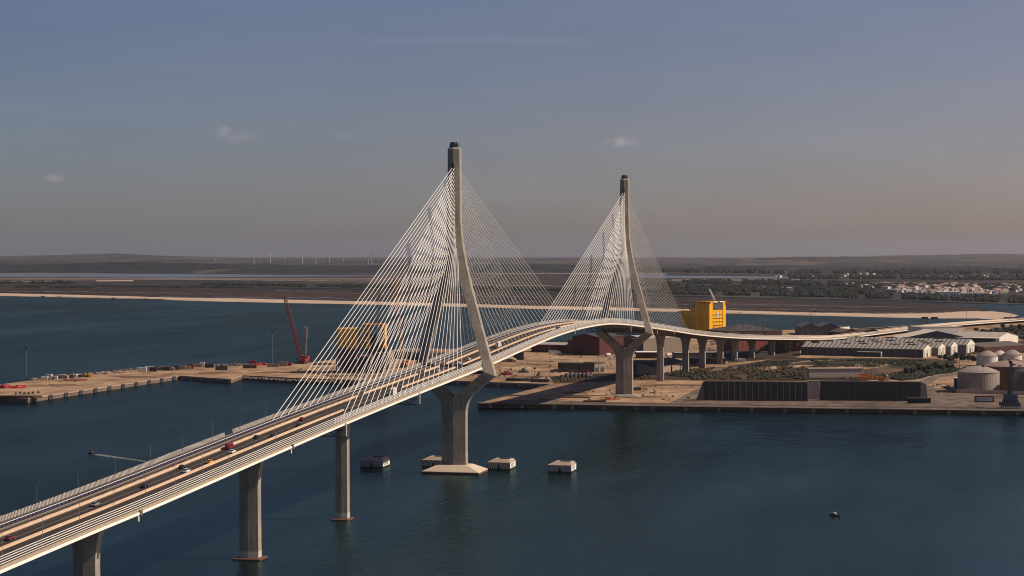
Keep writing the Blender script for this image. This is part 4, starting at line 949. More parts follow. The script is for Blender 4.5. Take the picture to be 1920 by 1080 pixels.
# stains, tracks and rails on the open ground
M_STAIN = ground_mat('stained dirt', [(.075,.048,.031),(.13,.083,.052),(.19,.125,.08)], .03, (1,.5,1), (.35,.5,.65), 5)
M_STAIN2 = ground_mat('pale dust', [(.27,.19,.12),(.36,.255,.165),(.42,.31,.21)], .03, (1,.5,1), (.35,.5,.65), 5)
rs_ = random.Random(40)
def stain(x, y, w, h, m_, lift):
    pts = []
    for k in range(16):
        a = 2*pi*k/16; q = 1+.45*rs_.uniform(-1,1); pts.append((x+w*cos(a)*q, y+h*sin(a)*q))
    patch('dirt_stain', m_, pts, lift)
for i, (x, y, w, h, q) in enumerate(((110,722,40,2.2,0),(190,718,30,1.4,1),(250,706,50,1.6,0),(330,699,40,1.2,1),(410,699,40,1.4,0),(470,697,30,1.2,1),(520,698,36,1.4,0),(600,697,40,2.5,0),(690,704,40,2.2,0),(960,690,30,2.2,1),(1005,683,34,1.8,0),(990,706,36,1.8,0),(1035,672,30,1.4,1),(1080,684,30,1.2,0),(1070,736,30,2.0,0),(1120,729,24,1.6,1),(1030,749,34,1.6,0),(1200,744,40,2.4,0),(1260,735,30,1.4,1),(1165,738,18,1.6,0),(1290,722,30,1.4,0),(1230,722,34,1.6,0),(1310,665,16,1.5,0),(1340,640,14,1.5,0),(1560,700,20,1.2,0),(1660,697,20,1,0),(1450,688,30,1.2,1))):
    stain(x, y, w, h, M_STAIN2 if q else M_STAIN, .07+.004*i)
for k, dy in enumerate((0, 2.6)):
    b = B(); P = [G(x, y+dy*.5, ZG+.26) for x, y in ((1090,754.6),(1300,757),(1600,761),(1900,765.3),(2200,769))]; Q = [G(x, y+dy*.5+.35, ZG+.26) for x, y in ((1090,754.6),(1300,757),(1600,761),(1900,765.3),(2200,769))]
    b.loft([Q, P], closed=False); kind(b.ob('crane_rail', M_GREYDK), 'structure')
b = B(); rs_ = random.Random(41)
polys = [[(930,700),(1040,695),(1160,690),(1150,660),(1000,664),(960,680)],[(560,692),(850,700),(840,676),(700,680),(600,688)],[(1100,750),(1300,752),(1310,724),(1180,716),(1100,736)],[(1300,668),(1365,664),(1360,636),(1300,640)],[(80,722),(330,700),(440,700),(300,696),(120,712)],[(1745,738),(1790,736),(1760,716),(1735,722)]]
k = 0
while k < 330:
    po = polys[rs_.choice((0,0,0,1,1,1,1,2,2,3,3,4,5))]; X = [p[0] for p in po]; Y = [p[1] for p in po]
    x, y = rs_.uniform(min(X), max(X)), rs_.uniform(min(Y), max(Y)); inside_ = False
    for i in range(len(po)):
        (x0, y0), (x1, y1) = po[i], po[(i+1)%len(po)]
        if (y0 > y) != (y1 > y) and x < (x1-x0)*(y-y0)/(y1-y0)+x0: inside_ = not inside_
    if not inside_ or noise.noise(Vector((x*.03, y*.2, 2))) < .08: continue
    p = G(x, y, ZG); w, l_, h = rs_.uniform(.2,.8)*rs_.choice((1,1,2)), rs_.uniform(.2,.9), rs_.uniform(.3,1.1); b.box(p.x-w,p.y-l_,p.z,p.x+w,p.y+l_,p.z+h); k += 1
kind(b.ob('yard_clutter', M_BRNROOF), 'stuff')
# ------------------------------------------------------------------ cranes and the yellow offshore structures
def lattice(b, p, q, w0, w1, r=.16, n=14, up=Vector((0,0,1))):     # a four chord lattice boom
    p, q = Vector(p), Vector(q); d = (q-p).normalized(); a = d.cross(Vector((0,1,0))).normalized() if abs(d.y) < .9 else d.cross(Vector((1,0,0))).normalized(); c = d.cross(a)
    def node(k, s1, s2):
        u = k/n; w = w0+(w1-w0)*u
        if u < .12: w *= .4+5*u
        return p+(q-p)*u+a*(s1*w/2)+c*(s2*w/2)
    for s1 in (-1,1):
        for s2 in (-1,1): b.tube(node(1,s1,s2), node(n,s1,s2), r, n=4)
    for k in range(1, n):
        sg = 1 if k % 2 else -1
        for s in (-1,1):
            b.tube(node(k,sg,s), node(k+1,-sg,s), r*.6, n=3, cap=False); b.tube(node(k,s,sg), node(k+1,s,-sg), r*.6, n=3, cap=False)
    return b
def crawler_crane(label, base, tip, body, boom, w=2.8, mast=None, r=.2, size=1.0):
    t = thing('crawler_crane', label, 'crane', base); tp = Vector(tip)-Vector(base); S = size
    b = B()
    for x in (-3.4*S, 2.0*S): b.box(x,-5*S,0,x+1.4*S,5*S,1.7*S)
    b.ob('crawler_tracks', M_BLACKPAINT, t)
    b = B(); b.box(-3.0*S,-3*S,1.75*S,3.4*S,6.2*S,4.6*S); b.box(-2.6*S,3.6*S,4.6*S,3.0*S,6.4*S,6.0*S); b.ob('upper_body', body, t)
    b = B(); b.box(-3.2*S,-4.2*S,2.2*S,-1.4*S,-2.2*S,5.2*S); b.ob('cab', M_GREYDK, t)
    b = B(); lattice(b, (0,-2*S,3*S), tp, w, w*.55, r, 18); b.ob('boom', boom, t)
    if mast: b = B(); lattice(b, (0,1*S,4*S), mast, w*.8, w*.4, r*.8, 10); b.tube(mast, tp, .12, n=4); b.ob('back_mast', boom, t)
    b = B(); b.tube(tp, tp+Vector((0,0,-abs(tp.z)*.34)), .1, n=4); b.box(tp.x-.9,tp.y-.9,tp.z*.66-2.2,tp.x+.9,tp.y+.9,tp.z*.66); b.ob('hook_block', M_GREYDK, t)
    return t
M_CRANERED = mat('faded red crane paint', (.16,.04,.035), .6, .2, .3); M_PALEGREY = mat('pale grey crane paint', (.26,.25,.25), .6, .2, .3)
bp_ = BG(567,682)
def off(p, dx, dy): m_ = MPP(p); return p+RT*(dx*m_)+UP*(-dy*m_)
crawler_crane('tall red lattice crane on the sandy pier, its boom leaning left', bp_, off(bp_, -33.5, -128), M_RED, M_CRANERED, 4.4, None, .32, 1.25)
bp2 = BG(571,678)
crawler_crane('pale grey lattice crane just behind the red crane', bp2, off(bp2, 3, -66), M_CRANERED, M_PALEGREY, 4.6, None, .42, 1.1)
M_DORANGE = mat('dull orange crane paint', (.34,.12,.025), .7, .25, .3)
p3 = BG(757,689)
crawler_crane('orange lattice crane behind the stay cables of the near pylon', p3, off(p3, -17, -172), M_DORANGE, M_DORANGE, 4.0, None, .26, 1.1)
# the yellow offshore block behind the bridge
A = BG(1330,630.5); mpp = MPP(A)
t = thing('offshore_substation', 'large yellow offshore platform block rising behind the bridge deck', 'platform', A, radians(58.5)); U = mpp
M_OLDG = mat('ochre trim paint', (.45,.21,.012), .6, .2, .1)
W_, LN = 48*U, 70*U; hL = 50*U; hR = 64*U                           # the long side recedes to the left, the short one faces the sun
b = B(); b.box(0,0,0,W_,LN,hL-12*U); b.ob('lower_module', M_YEL, t)
b = B(); b.box(2*U,34*U,hL-12*U+.01,W_-2*U,LN,hL-3*U); b.ob('left_module', M_YEL, t)
b = B(); b.box(0,0,hL-12*U+.01,W_,33.9*U,hL-1*U); b.ob('upper_module', M_YEL, t)
for x in (0,W_-9*U):
    for y in (0,25*U): b = B(); b.box(x+(.2 if x else -.6),y+(.2 if y else -.6),2*U,x+9*U,y+(9*U if y else 7*U),hR); b.ob('corner_leg', M_YEL, t)
b = B(); b.box(-1*U,-1*U,hR+.01,W_+1*U,34*U,hR+.9*U); b.ob('top_frame', M_OLDG, t)
b = B(); b.box(.5,9.1*U,hL-.9*U,8*U,24.9*U,hR-1.5*U); b.ob('upper_side_panel', M_YEL, t)
for x in (10*U, 30*U): b = B(); b.box(x,-1.6*U,hR-.8*U,x+12*U,-1.05*U,hR+1.4*U); b.ob('white_boom', M_WHITE, t)
b = B(); b.box(9.2*U,-.1,hL-.98*U,W_-9.2*U,30*U,hR-.02); b.ob('dark_recess', M_GREYDK, t)
for i in range(5): b = B(); b.box(-.5,9*U+5*U*i,6*U,-.05,12.8*U+5*U*i,hL-4*U); b.ob('wall_panel', M_YEL, t)
for i in range(6): b = B(); b.box(-.5,35*U+5.6*U*i,4*U,-.05,39.6*U+5.6*U*i,hL-14*U); b.ob('wall_panel', M_YEL, t)
for i in range(3): b = B(); b.box(10*U+9.6*U*i,-.4,12*U,18*U+9.6*U*i,-.03,hL-3*U); b.ob('wall_panel', M_YEL, t)
for k in range(5): b = B(); b.box(9.2*U,-1.3,(14+6.5*k)*U,W_-9.2*U,-.45,(14+6.5*k)*U+.5); b.ob('walkway', M_OLDG, t)
for k in range(7): b = B(); b.box(-1.4,(2+9.5*k)*U,(20 if k % 2 else 30)*U,-.55,(2+9.5*k+8)*U,(20 if k % 2 else 30)*U+.45); b.ob('walkway', M_OLDG, t)
for k in range(9): b = B(); b.box(-.62,(5+7*k)*U,.5,-.06,(5+7*k)*U+.7,hL-13*U); b.ob('rib', M_OLDG, t)
b = B(); b.box(20*U,-.7,hL-14*U,28*U,-.42,hL-6*U); b.ob('bright_hatch', M_OFFWHITE, t)
b = B(); b.box(11*U,-.9,8*U,24*U,-.42,13*U); b.box(12*U,-.9,13*U,13.6*U,-.42,18*U); b.ob('dark_opening', M_BLACKPAINT, t)
b = B(); lattice(b, (W_*.55,8*U,hR+1.3*U), (W_*.40,16*U,hR+24*U), 2.2, 1.2, .25, 10); b.ob('crane_jib', M_OFFWHITE, t)
b = B()
for i in range(5):
    for zz in range(4): b.tube((3*U,35*U+4*U*i,hL-3*U),(3*U,35*U+4*U*i,hR-1*U),.3,n=4); b.tube((3*U,35*U,hL-1*U+3.4*U*zz),(3*U,35*U+16*U,hL-1*U+3.4*U*zz),.25,n=4)
b.ob('scaffold', M_CRANERED, t)
b = B(); b.box(-3.5*U,-3.5*U,hR-4*U,-.7,-.7,hR-.05); b.box(W_+.1,-3*U,hR-4.5*U,W_+5*U,3*U,hR-.05); b.ob('corner_baskets', M_CRANERED, t)
for k in range(5): b = B(); b.box(5*U+3*U*k,42*U+4*U*k,hL-3*U+.01,8*U+3*U*k,45*U+4*U*k,hL-1.0*U-(k%2)*U*.8); b.ob('roof_unit', M_OFFWHITE if k % 2 else M_GREY, t)
# the yellow jack-up behind the stays
M_OLDY = mat('weathered yellow paint', (.74,.36,.012), .65, .3, .12, streak=.4)
A = BG(634,700); m_ = MPP(A); t = thing('jackup_platform', 'yellow topped jack-up platform on a dark lattice base behind the stay cables', 'platform', A, radians(13.5))
b = B()
for x in (0,28,60,86):
    for y in (0,26): lattice(b, (x*m_*.98+1,y,0), (x*m_*.98+1,y,40*m_), 5, 5, .42, 8)
b.box(-1,-1,14*m_,88*m_,27,15.5*m_); b.box(3*m_,4,1,30*m_,22,38*m_); b.box(36*m_,4,1,58*m_,22,30*m_); b.box(64*m_,4,1,84*m_,22,36*m_); b.ob('lattice_base', M_GREYDK, t)
b = B(); b.box(-2,-2,40*m_+.01,89*m_,29,46*m_); b.ob('hull', M_BLACKPAINT, t)
b = B(); b.box(0,0,46*m_+.01,38*m_,26,84*m_); b.ob('left_module', mat('ochre paint', (.50,.24,.012), .6, .25, .1), t)
b = B(); b.box(46*m_,0,46*m_+.01,60*m_,26,88*m_); b.ob('middle_leg_house', M_OLDY, t)
b = B(); b.box(60.2*m_,5,46*m_+.01,76*m_,26,72*m_); b.ob('mid_module', M_BLACKPAINT, t)
b = B(); b.box(76.2*m_,0,46*m_+.01,88*m_,26,90*m_); b.ob('right_leg_house', M_OLDY, t)
b = B(); b.box(44*m_,-1,88*m_+2*m_+.01,89*m_,27,92*m_); b.ob('top_deck', M_DORANGE, t)
for x0 in (46,76.2):
    for k in range(5): b = B(); b.box((x0+1)*m_,-.6,(49+8*k)*m_,(x0+11)*m_,-.02,(49+8*k)*m_+.9); b.ob('walkway', M_GREYDK, t)
    b = B(); b.box((x0+4)*m_,-.5,52*m_,(x0+6.5)*m_,-.02,58*m_); b.box((x0+7)*m_,-.5,68*m_,(x0+9.5)*m_,-.02,73*m_); b.ob('door_opening', M_BLACKPAINT, t)
for i in range(4): b = B(); b.box(2+8.5*m_*i,-.5,50*m_,2+8.5*m_*i+5.5*m_,-.02,80*m_); b.ob('wall_panel', mat('ochre paint', (.52,.24,.012)), t)
A = BG(790,671); building('quay_hall', 'low dark hall behind the stays near the left leg of the near pylon', BG(738,672), BG(806,676), 30, 7.5, 0, M_CHAR, M_BRNROOF, 'flat', 'hall', bays=8)
b = B(); b.prism([(-14,-4),(8,-5),(15,2),(4,7),(-12,6)], 0, 2.4); o = b.ob('gravel_heap', M_BEIGE); o.location = BG(612,684); tag(o, 'pale sloping gravel heap right of the red crane', 'heap')
# harbour crane by the tanks
A = BG(1894,765.5); m_ = MPP(A); t = thing('harbour_crane', 'dark blue mobile harbour crane with a tall tower in front of the tanks', 'crane', A, radians(13.5))
b = B(); b.box(-19*m_,-4,2.2,17*m_,4,4.6); b.ob('chassis', M_BLACKPAINT, t)
for k in range(9): b = B(); x = -17*m_+4*m_*k; b.tube((x,-4.6,1.15),(x,-3.2,1.15),1.15,n=12); w = b.ob('wheel', M_RUBBER, t); b = B(); b.tube((x,-4.68,1.15),(x,-4.61,1.15),.6,n=8); b.ob('rim', M_OFFWHITE, w)
b = B(); b.box(-13*m_,-3,4.62,14*m_,3,6.6); b.box(-11*m_,-3.5,6.62,12*m_,3.5,11.0); b.ob('machine_house', mat('harbour crane blue', (.03,.05,.10), .5, .2, .3), t)
b = B(); b.loft([[(-4*m_,-2.2,11),(3*m_,-2.2,11),(3*m_,2.2,11),(-4*m_,2.2,11)],[(-3*m_,-2,22),(2.5*m_,-2,22),(2.5*m_,2,22),(-3*m_,2,22)],[(0,-1.3,34),(3.4*m_,-1.3,34),(3.4*m_,1.3,34),(0,1.3,34)]]); b.ob('tower', M_BLACKPAINT, t)
b = B(); b.hexa([(-.6,-1.6,34.05),(4*m_,-1.6,34.05),(4*m_,1.6,34.05),(-.6,1.6,34.05),(-1.4,-1.4,36.6),(.8,-1.4,36.6),(.8,1.4,36.6),(-1.4,1.4,36.6)]); b.box(3.2*m_,-.8,33.0,9*m_,.8,34.04); b.ob('tower_head', M_BLACKPAINT, t)
b = B(); lattice(b, (2.6*m_,0,19.5), (30*m_,18,32), 3.0, 1.6, .22, 12); b.ob('jib', M_GREYDK, t)
b = B(); b.box(2.7*m_,-1.6,17.5,7.5*m_,1.6,20.2); b.box(3*m_,-1.4,25,6.5*m_,1.4,27); b.ob('cab', M_GREYDK, t)
b = B(); b.tube((7.5*m_,0,33.4),(29*m_,17,31.8),.12,n=4); b.ob('stay_rope', M_GREYDK, t)
# the orange loader lying behind the dark walls
A = BG(1607,714); m_ = MPP(A); t = thing('stacking_conveyor', 'rust orange conveyor and loader parked in the scrub behind the right dark wall', 'conveyor', A, radians(13.5-4))
b = B(); lattice(b, (0,0,4.2), (62*m_,0,2.0), 3.0, 2.4, .35, 16); b.ob('conveyor_truss', M_ORANGE, t)
b = B(); b.box(0,-.9,5.6,30*m_,.9,6.1); b.ob('belt', mat('rust orange', (.40,.13,.03), .8, .3, .4), t)
b = B(); b.box(4*m_,-3,0,16*m_,3,4.0); b.box(40*m_,-2.5,0,50*m_,2.5,3.5); b.ob('hopper', mat('rust orange', (.4,.13,.03)), t)
b = B(); b.box(54*m_,-2,0,58*m_,2,5.2); b.ob('cab', M_OFFWHITE, t)

# ------------------------------------------------------------------ light masts on the quays
def mast(px, py, top, label, big=False, r=.32, mt_=None):
    p = BG(px, py); h = (py-top)*MPP(p); t = thing('light_mast', label, 'light mast', p, 0, 'light masts on the quays')
    b = B(); b.tube((0,0,0),(0,0,h),r,r*.55,n=6); b.ob('mast', mt_ or M_GREY, t)
    b = B(); b.box(-2.2 if big else -1.2,-.5,h-.8,2.2 if big else 1.2,.5,h+.5); b.ob('floodlights', M_GREYDK, t)
for x, y, tp, lab in ((50,706,652,'tall thin light mast at the tip of the sandy pier'),(511,683,622,'thin light mast left of the red crane'),(1031,713,636,'tall grey light mast under the main span left of the dark workshop'),
    (1002.5,714,690,'short light mast on the back quay under the main span'),(1061.5,713,691,'light mast at the left end of the trailer row'),(1122,708,663,'reddish light mast just left of the far pylon shaft'),(936,694,675,'short light mast beside the near pylon foot'),
    (1616,710,655,'slim light mast right of the long beige store'),(1635,711,667,'slim light mast standing over the orange conveyor'),(1799,694,664,'light mast left of the largest tank'),(1345,712,668,'slim light mast behind the left end of the dark wall'),(1430,672,652,'globe topped lamp mast in front of the long red hall'),(1843,741,686,'light mast in front of the largest tank'),(1425,618,590,'thin mast rising behind the dark hipped hall'),(1528,630,583,'thin mast between the grey gabled sheds'),(1812,601,566,'thin mast by the shore road near the sand spit'),(1895,598,573,'thin mast by the shore road at the right edge')):
    mast(x, y, tp, lab, tp < 660)

# ------------------------------------------------------------------ loose things on the sandy pier and yards
def tagged(b, name, mtl, p, rz, label, cat, group=None):
    o = b.ob(name, mtl); o.location = p; o.rotation_euler = (0,0,rz); return tag(o, label, cat, group)
rp = random.Random(21)
def truck(p, rz, paint, label, L_=11.0, cargo=None):
    t = thing('lorry', label, 'lorry', p, rz)
    b = B(); b.box(-L_/2,-1.25,1.2,L_/2-3,1.25,3.7); b.ob('load', cargo or paint, t)
    b = B(); b.hexa([(L_/2-2.6,-1.2,.7),(L_/2,-1.2,.7),(L_/2,1.2,.7),(L_/2-2.6,1.2,.7),(L_/2-2.6,-1.15,3.1),(L_/2-.5,-1.15,3.1),(L_/2-.5,1.15,3.1),(L_/2-2.6,1.15,3.1)]); b.ob('cab', paint, t)
    for x in (-L_/2+1.2,-L_/2+2.6,L_/2-1.3):
        b = B(); b.tube((x,-1.3,.55),(x,1.3,.55),.55,n=8); b.ob('wheels', M_RUBBER, t)
def container(px, py, ln, mtl, label, rz=radians(13.5), h=2.7, group='containers and crates on the sandy pier', w=2.6):
    p = BG(px, py); t = thing('container', label, 'container', p, rz, group)
    b = B(); b.box(-ln/2,0,0.15,ln/2,w,h); b.ob('box', mtl, t)
    b = B()
    for i in range(int(ln/1.2)): b.box(-ln/2+.2+1.2*i,-.06,.3,-ln/2+.75+1.2*i,-.003,h-.2)
    b.ob('ribs', mtl, t)
# blocks in a scattered row along the back of the pier
blk = [(62,712,4,1.8,'white'),(68,711.5,3,2,'dark'),(80,710.5,3,3,'white'),(86,712,3.2,4,'white'),(91,709,6,4.5,'white'),(93,713,3,3,'tan'),(99,712,3,3.5,'dark'),(104,711,3.5,3.5,'white'),(110,710,5,3,'dark'),(116,709,5,4,'white'),(122,710,4.5,4,'tan'),(128,708.5,6,3,'white'),(134,709.5,4,4,'dark'),(140,706.5,4,3,'white'),(143,705.5,7,2.5,'white'),(149,707.5,4,3,'dark'),(157,707.5,3,4,'tan'),(163,707.5,5,3,'dark'),(169,707.5,4,4.5,'ochre')]
cm = {'white':M_OFFWHITE,'dark':M_GREYDK,'tan':M_BEIGE,'ochre':mat('ochre paint', (.52,.24,.012))}
cw = {'white':'off white concrete block','dark':'dark grey crate','tan':'tan concrete block','ochre':'ochre crate'}
ORD = ['first','second','third','fourth','fifth','sixth','seventh','eighth','ninth','tenth','eleventh','twelfth']
nth = {}
for i, (x, y, w, h, c) in enumerate(blk):
    nx = blk[i+1][4] if i+1 < len(blk) else None
    b = B(); b.box(-w/2,0,0,w/2,3.2,h*.8); lab = cw[c]+' in the row along the back of the sandy pier'
    lab = {0:'low white slab at the left end of the block row on the sandy pier', 9:'widest white block in the middle of the row on the sandy pier', 14:'long flat white block topping the row on the sandy pier', 18:'ochre crate at the right end of the block row on the sandy pier'}.get(i, lab)
    tagged(b, 'stone_block' if c in ('white','tan') else 'crate', cm[c], BG(x, y), radians(13.5+rp.uniform(-15,15)), lab, 'block' if c in ('white','tan') else 'crate', 'blocks and crates in a row on the sandy pier')
b = B(); b.prism([(-11,0),(-8,-.9),(9,-.9),(11,0),(9,.9),(-8,.9)], .1, 1.0); tagged(b, 'pontoon', M_RED, BG(142,713.5), radians(22), 'long thin maroon pontoon lying on the sand in front of the block row', 'pontoon')
for (x, y, w, h, lab) in ((192,701.5,19,4.2,'brown sand heap just right of the block row'),(226,699,15,2.5,'low grassy sand heap right of the larger one'),(8,728,17,5.5,'dark red scrap heap at the very tip of the pier'),(34,728,9,4.5,'rust red scrap heap beside the tip of the pier'),(404,687,13,4.6,'dark scrap heap at the back of the pier, left one of two'),(436,686.5,21,5.4,'dark scrap heap at the back of the pier, right one of two'),(487,685,12,4.0,'dark red scrap heap right of the crimson container')):
    b = B(); rr_ = random.Random(int(x)); P = BG(x, y); k = MPP(P)
    for i in range(26): b.blob((rr_.gauss(0,w*k*.33), rr_.uniform(0,9), .2), rr_.uniform(1.8,4.2), rr_.uniform(1.0,h*.62), rr_)
    tagged(b, 'scrap_heap' if 'scrap' in lab else 'sand_heap', (M_GREYDK if lab.startswith('dark scrap') else M_RED) if 'scrap' in lab else M_TAN, P, radians(13.5), lab, 'heap')
pc = [(266,697.5,9,M_OFFWHITE,'white container in front of dark ones on the back of the pier'),(279,696,8,M_OFFWHITE,'second white container on the back of the pier'),(287,696.5,7,M_BLACKPAINT,'black container right of the two white ones'),(296,694.5,10,M_GREYDK,'dark grey container on the back of the pier'),(303,693.5,5,M_BEIGE,'tall beige container on the back of the pier'),(313,695,8,M_BLACKPAINT,'black low container in the middle of the pier'),(322,695,5,M_BEIGE,'beige container next to a dark one on the pier'),(331,694,6,M_GREYDK,'grey skip in the middle of the pier'),(340,693,9,M_BEIGE,'long beige container in the middle of the pier'),(350,692.5,8,M_BEIGE,'last long beige container in the middle of the pier'),(358,691.5,5,M_RED,'small red container on the pier'),(371,688.5,8,M_BEIGE,'beige container near the dark sheds of the pier'),(379,688,5,M_OFFWHITE,'small white container near the dark sheds of the pier'),(392,689.5,9,M_BLACKPAINT,'black container left of the dark bushes of the pier'),(415,694,12,M_BRNROOF,'brown box standing alone on the open sand'),(468,690.5,14,M_BRNROOF,'dark brown machine box by the red container'),(473,683,7,mat('crimson paint', (.20,.012,.03), .6, .2),'crimson container on the back of the pier'),(506,688,6,M_BEIGE,'beige crate left of the cranes'),(516,688,7,M_TAN,'tan crate left of the cranes'),(530,687,9,M_BEIGE,'long beige crate left of the cranes'),(541,686,6,M_RED,'red crate just left of the red crane')]
for x, y, ln, mm, lab in pc: container(x, y, ln, mm, lab, h=rp.uniform(2.9,5.0))
dk = [(958,714.5,10),(973,714.8,9),(984,715,9),(1001,716,7),(1011,716.3,9),(1021,716.5,8)]
for i, (x, y, ln) in enumerate(dk): container(x, y, ln, M_GREYDK, ['dark grey container, leftmost on the back quay by the near pylon foot','second dark container on the back quay','third dark container on the back quay','short dark container in the middle of the back quay','dark container near the tall mast on the back quay','dark container at the right end of the back quay'][i], group='dark containers on the back quay')
for i, x in enumerate((1058,1067,1075,1082,1090,1097,1104)):
    p = BG(x, 709-(x-1058)*.03); t = thing('trailer', ['dark trailer, leftmost of the row left of the far pylon','second dark trailer of the row left of the far pylon','third dark trailer of the row left of the far pylon','middle trailer of the row left of the far pylon','fifth dark trailer of the row left of the far pylon','sixth dark trailer of the row left of the far pylon','dark trailer, rightmost of the row left of the far pylon'][i], 'trailer', p, radians(13.5+55), 'parked trailers left of the far pylon')
    b = B(); b.box(-5,-1.2,1.2,5,1.2,3.4+.6*(i%2)); b.ob('body', M_GREYDK if i % 3 else M_BRNROOF, t)
    b = B(); b.box(3.4,-1.1,3.41+.6*(i%2),4.8,1.1,4.6+.6*(i%2)); b.ob('headboard', M_BEIGE, t)
    for xx in (-3.6,-2.3,3.0): b = B(); b.tube((xx,-1.25,.55),(xx,1.25,.55),.55,n=8); b.ob('wheels', M_RUBBER, t)
truck(BG(1043,699), radians(200), M_BLACKPAINT, 'black lorry left of the dark workshop'); truck(BG(1076,701), radians(15), M_GREYDK, 'dark grey lorry in front of the dark workshop')
truck(BG(1100,701.5), radians(10), M_RED, 'dark red lorry in front of the dark workshop'); truck(BG(1040,663.5), radians(13), M_OFFWHITE, 'long white lorry in front of the low red shed', 14)
truck(BG(1335,660), radians(10), M_OFFWHITE, 'white lorry on the sand between the land piers'); truck(BG(1340,648), radians(10), M_OFFWHITE, 'white lorry farther back between the land piers'); truck(BG(1255,668), radians(60), M_OFFWHITE, 'white tipper in front of the tan warehouse')
truck(BG(1388,678), radians(13), M_OFFWHITE, 'white lorry under the bridge in front of the red hall'); truck(BG(1140,668), radians(75), M_OFFWHITE, 'white lorry beside the maroon hall')
for (x, y, w, mm, lab) in ((950,703,26,M_RED,'red steel barge parts stacked by the near pylon foot'),(982,699,22,M_GREYDK,'dark excavator parts on the sand right of the red barge parts'),(1010,706,10,M_BRNROOF,'brown scrap piece on the sandy yard')):
    t = thing('machine_parts', lab, 'machinery', BG(x, y), radians(13.5)); k = MPP(BG(x, y)); W = w*k
    b = B(); b.hexa([(-W/2,0,0),(W/2,0,0),(W/2,6,0),(-W/2,6,0),(-W/2+1,0,2.2),(W/2-3,0,1.4),(W/2-3,6,1.4),(-W/2+1,6,2.2)]); b.ob('base', mm, t)
    b = B(); b.box(-W*.2,1,1.6,W*.1,4,4.2); b.ob('housing', M_BEIGE if mm is M_RED else mm, t); b = B(); b.tube((W*.05,2,3.5),(W*.42,2,1.2),.5,n=6); b.tube((W*.05,2,3.5),(W*.2,2,5.5),.4,n=6); b.ob('arm', mm, t)
b = B(); t = thing('sheet_piles', 'rust brown stack of steel beams by the foot of the far pylon', 'steel beams', BG(1075,746), radians(13.5))
for i in range(5):
    b = B(); b.box(-12+1.0*i,-1+1.1*i*.9,0,14-.7*i,-.2+1.1*i*.9,.9); b.ob('beam', M_TIDE, t)
b = B(); b.box(-4,0,0,4,2.6,2.6); b.box(-1.2,-.1,.4,-.2,-.003,2.0); b.box(1.2,-.1,.4,2.2,-.003,2.0); tagged(b, 'site_cabin', M_GREYDK, BG(1193,732), radians(13.5), 'small dark site cabin right of the far pylon base', 'cabin')
b = B(); lattice(b, (-9,0,1.2), (9,0,1.2), 2.0, 1.6, .2, 8); b.box(-2,-1.5,0,2,1.5,2.8); tagged(b, 'yellow_rig', M_ORANGE, BG(1140,750), radians(13.5), 'low ochre rig lying on the quay in front of the far pylon', 'rig')
b = B(); b.box(-9,-1,.0,9,1,1.5); tagged(b, 'steel_box', M_TIDE, BG(1115,754), radians(13.5), 'rusty long steel box at the quay edge in front of the far pylon', 'steel box')
for i, (x, y) in enumerate(((30,739.5),(38,738),(46,739),(54,738.5),(62,738),(72,737))):
    b = B(); b.box(-.8,-.8,0,.8,.8,1.4); b.tube((0,0,1.4),(0,0,2.3),.5,.2,n=6); tagged(b, 'bollard', M_GREYDK, BG(x, y), 0, ORD[i]+' dark bollard from the left in the row at the tip of the sandy pier', 'bollard', 'bollards at the tip of the pier')
b = B(); b.prism([(-30,0),(22,-1),(28,4),(24,8),(-30,9)], 0, 1.6); tagged(b, 'barge_deck', M_TIDE, BG(14,746), radians(9), 'rusty flat barge deck at the lower left tip of the pier', 'barge')
# rock armour along the water
def rocks(name, pts, n, r0, r1, mtl, seed, spread=1.2, dz=0):
    rr_ = random.Random(seed); b = B()
    for i in range(n):
        k = rr_.uniform(0, len(pts)-1.001); i0 = int(k); u = k-i0
        p = BG(pts[i0][0]+(pts[i0+1][0]-pts[i0][0])*u, pts[i0][1]+(pts[i0+1][1]-pts[i0][1])*u+rr_.uniform(-spread,spread)*.5)
        r = rr_.uniform(r0, r1); b.blob((p.x, p.y, p.z+dz+rr_.uniform(-.4,.5)), r, r*.7, rr_, .35)
    return kind(b.ob(name, mtl), 'stuff')
rocks('rock_armour', [(60,713),(120,705),(240,694),(300,691),(400,686),(560,682.5)], 620, .6, 2.3, M_BRNROOF, 4)
rocks('rock_armour', [(455,705),(540,709.5),(640,713)], 240, .6, 1.7, M_CONC_DK, 6, 2.0, -1.6)
rocks('rock_armour', [(905,754),(960,740),(1030,721)], 120, .5, 1.2, M_CONC_DK, 7, 1.0, -.6)
rocks('yard_debris', [(840,708),(900,704),(960,706),(1030,712)], 120, .5, 1.5, M_BRNROOF, 9, 5)
rocks('yard_debris', [(600,690),(680,703),(760,704),(830,700)], 200, .6, 2.2, M_TAN, 10, 9)
rocks('yard_debris', [(560,694),(620,705),(700,708)], 120, .6, 1.6, M_BRNROOF, 11, 4)

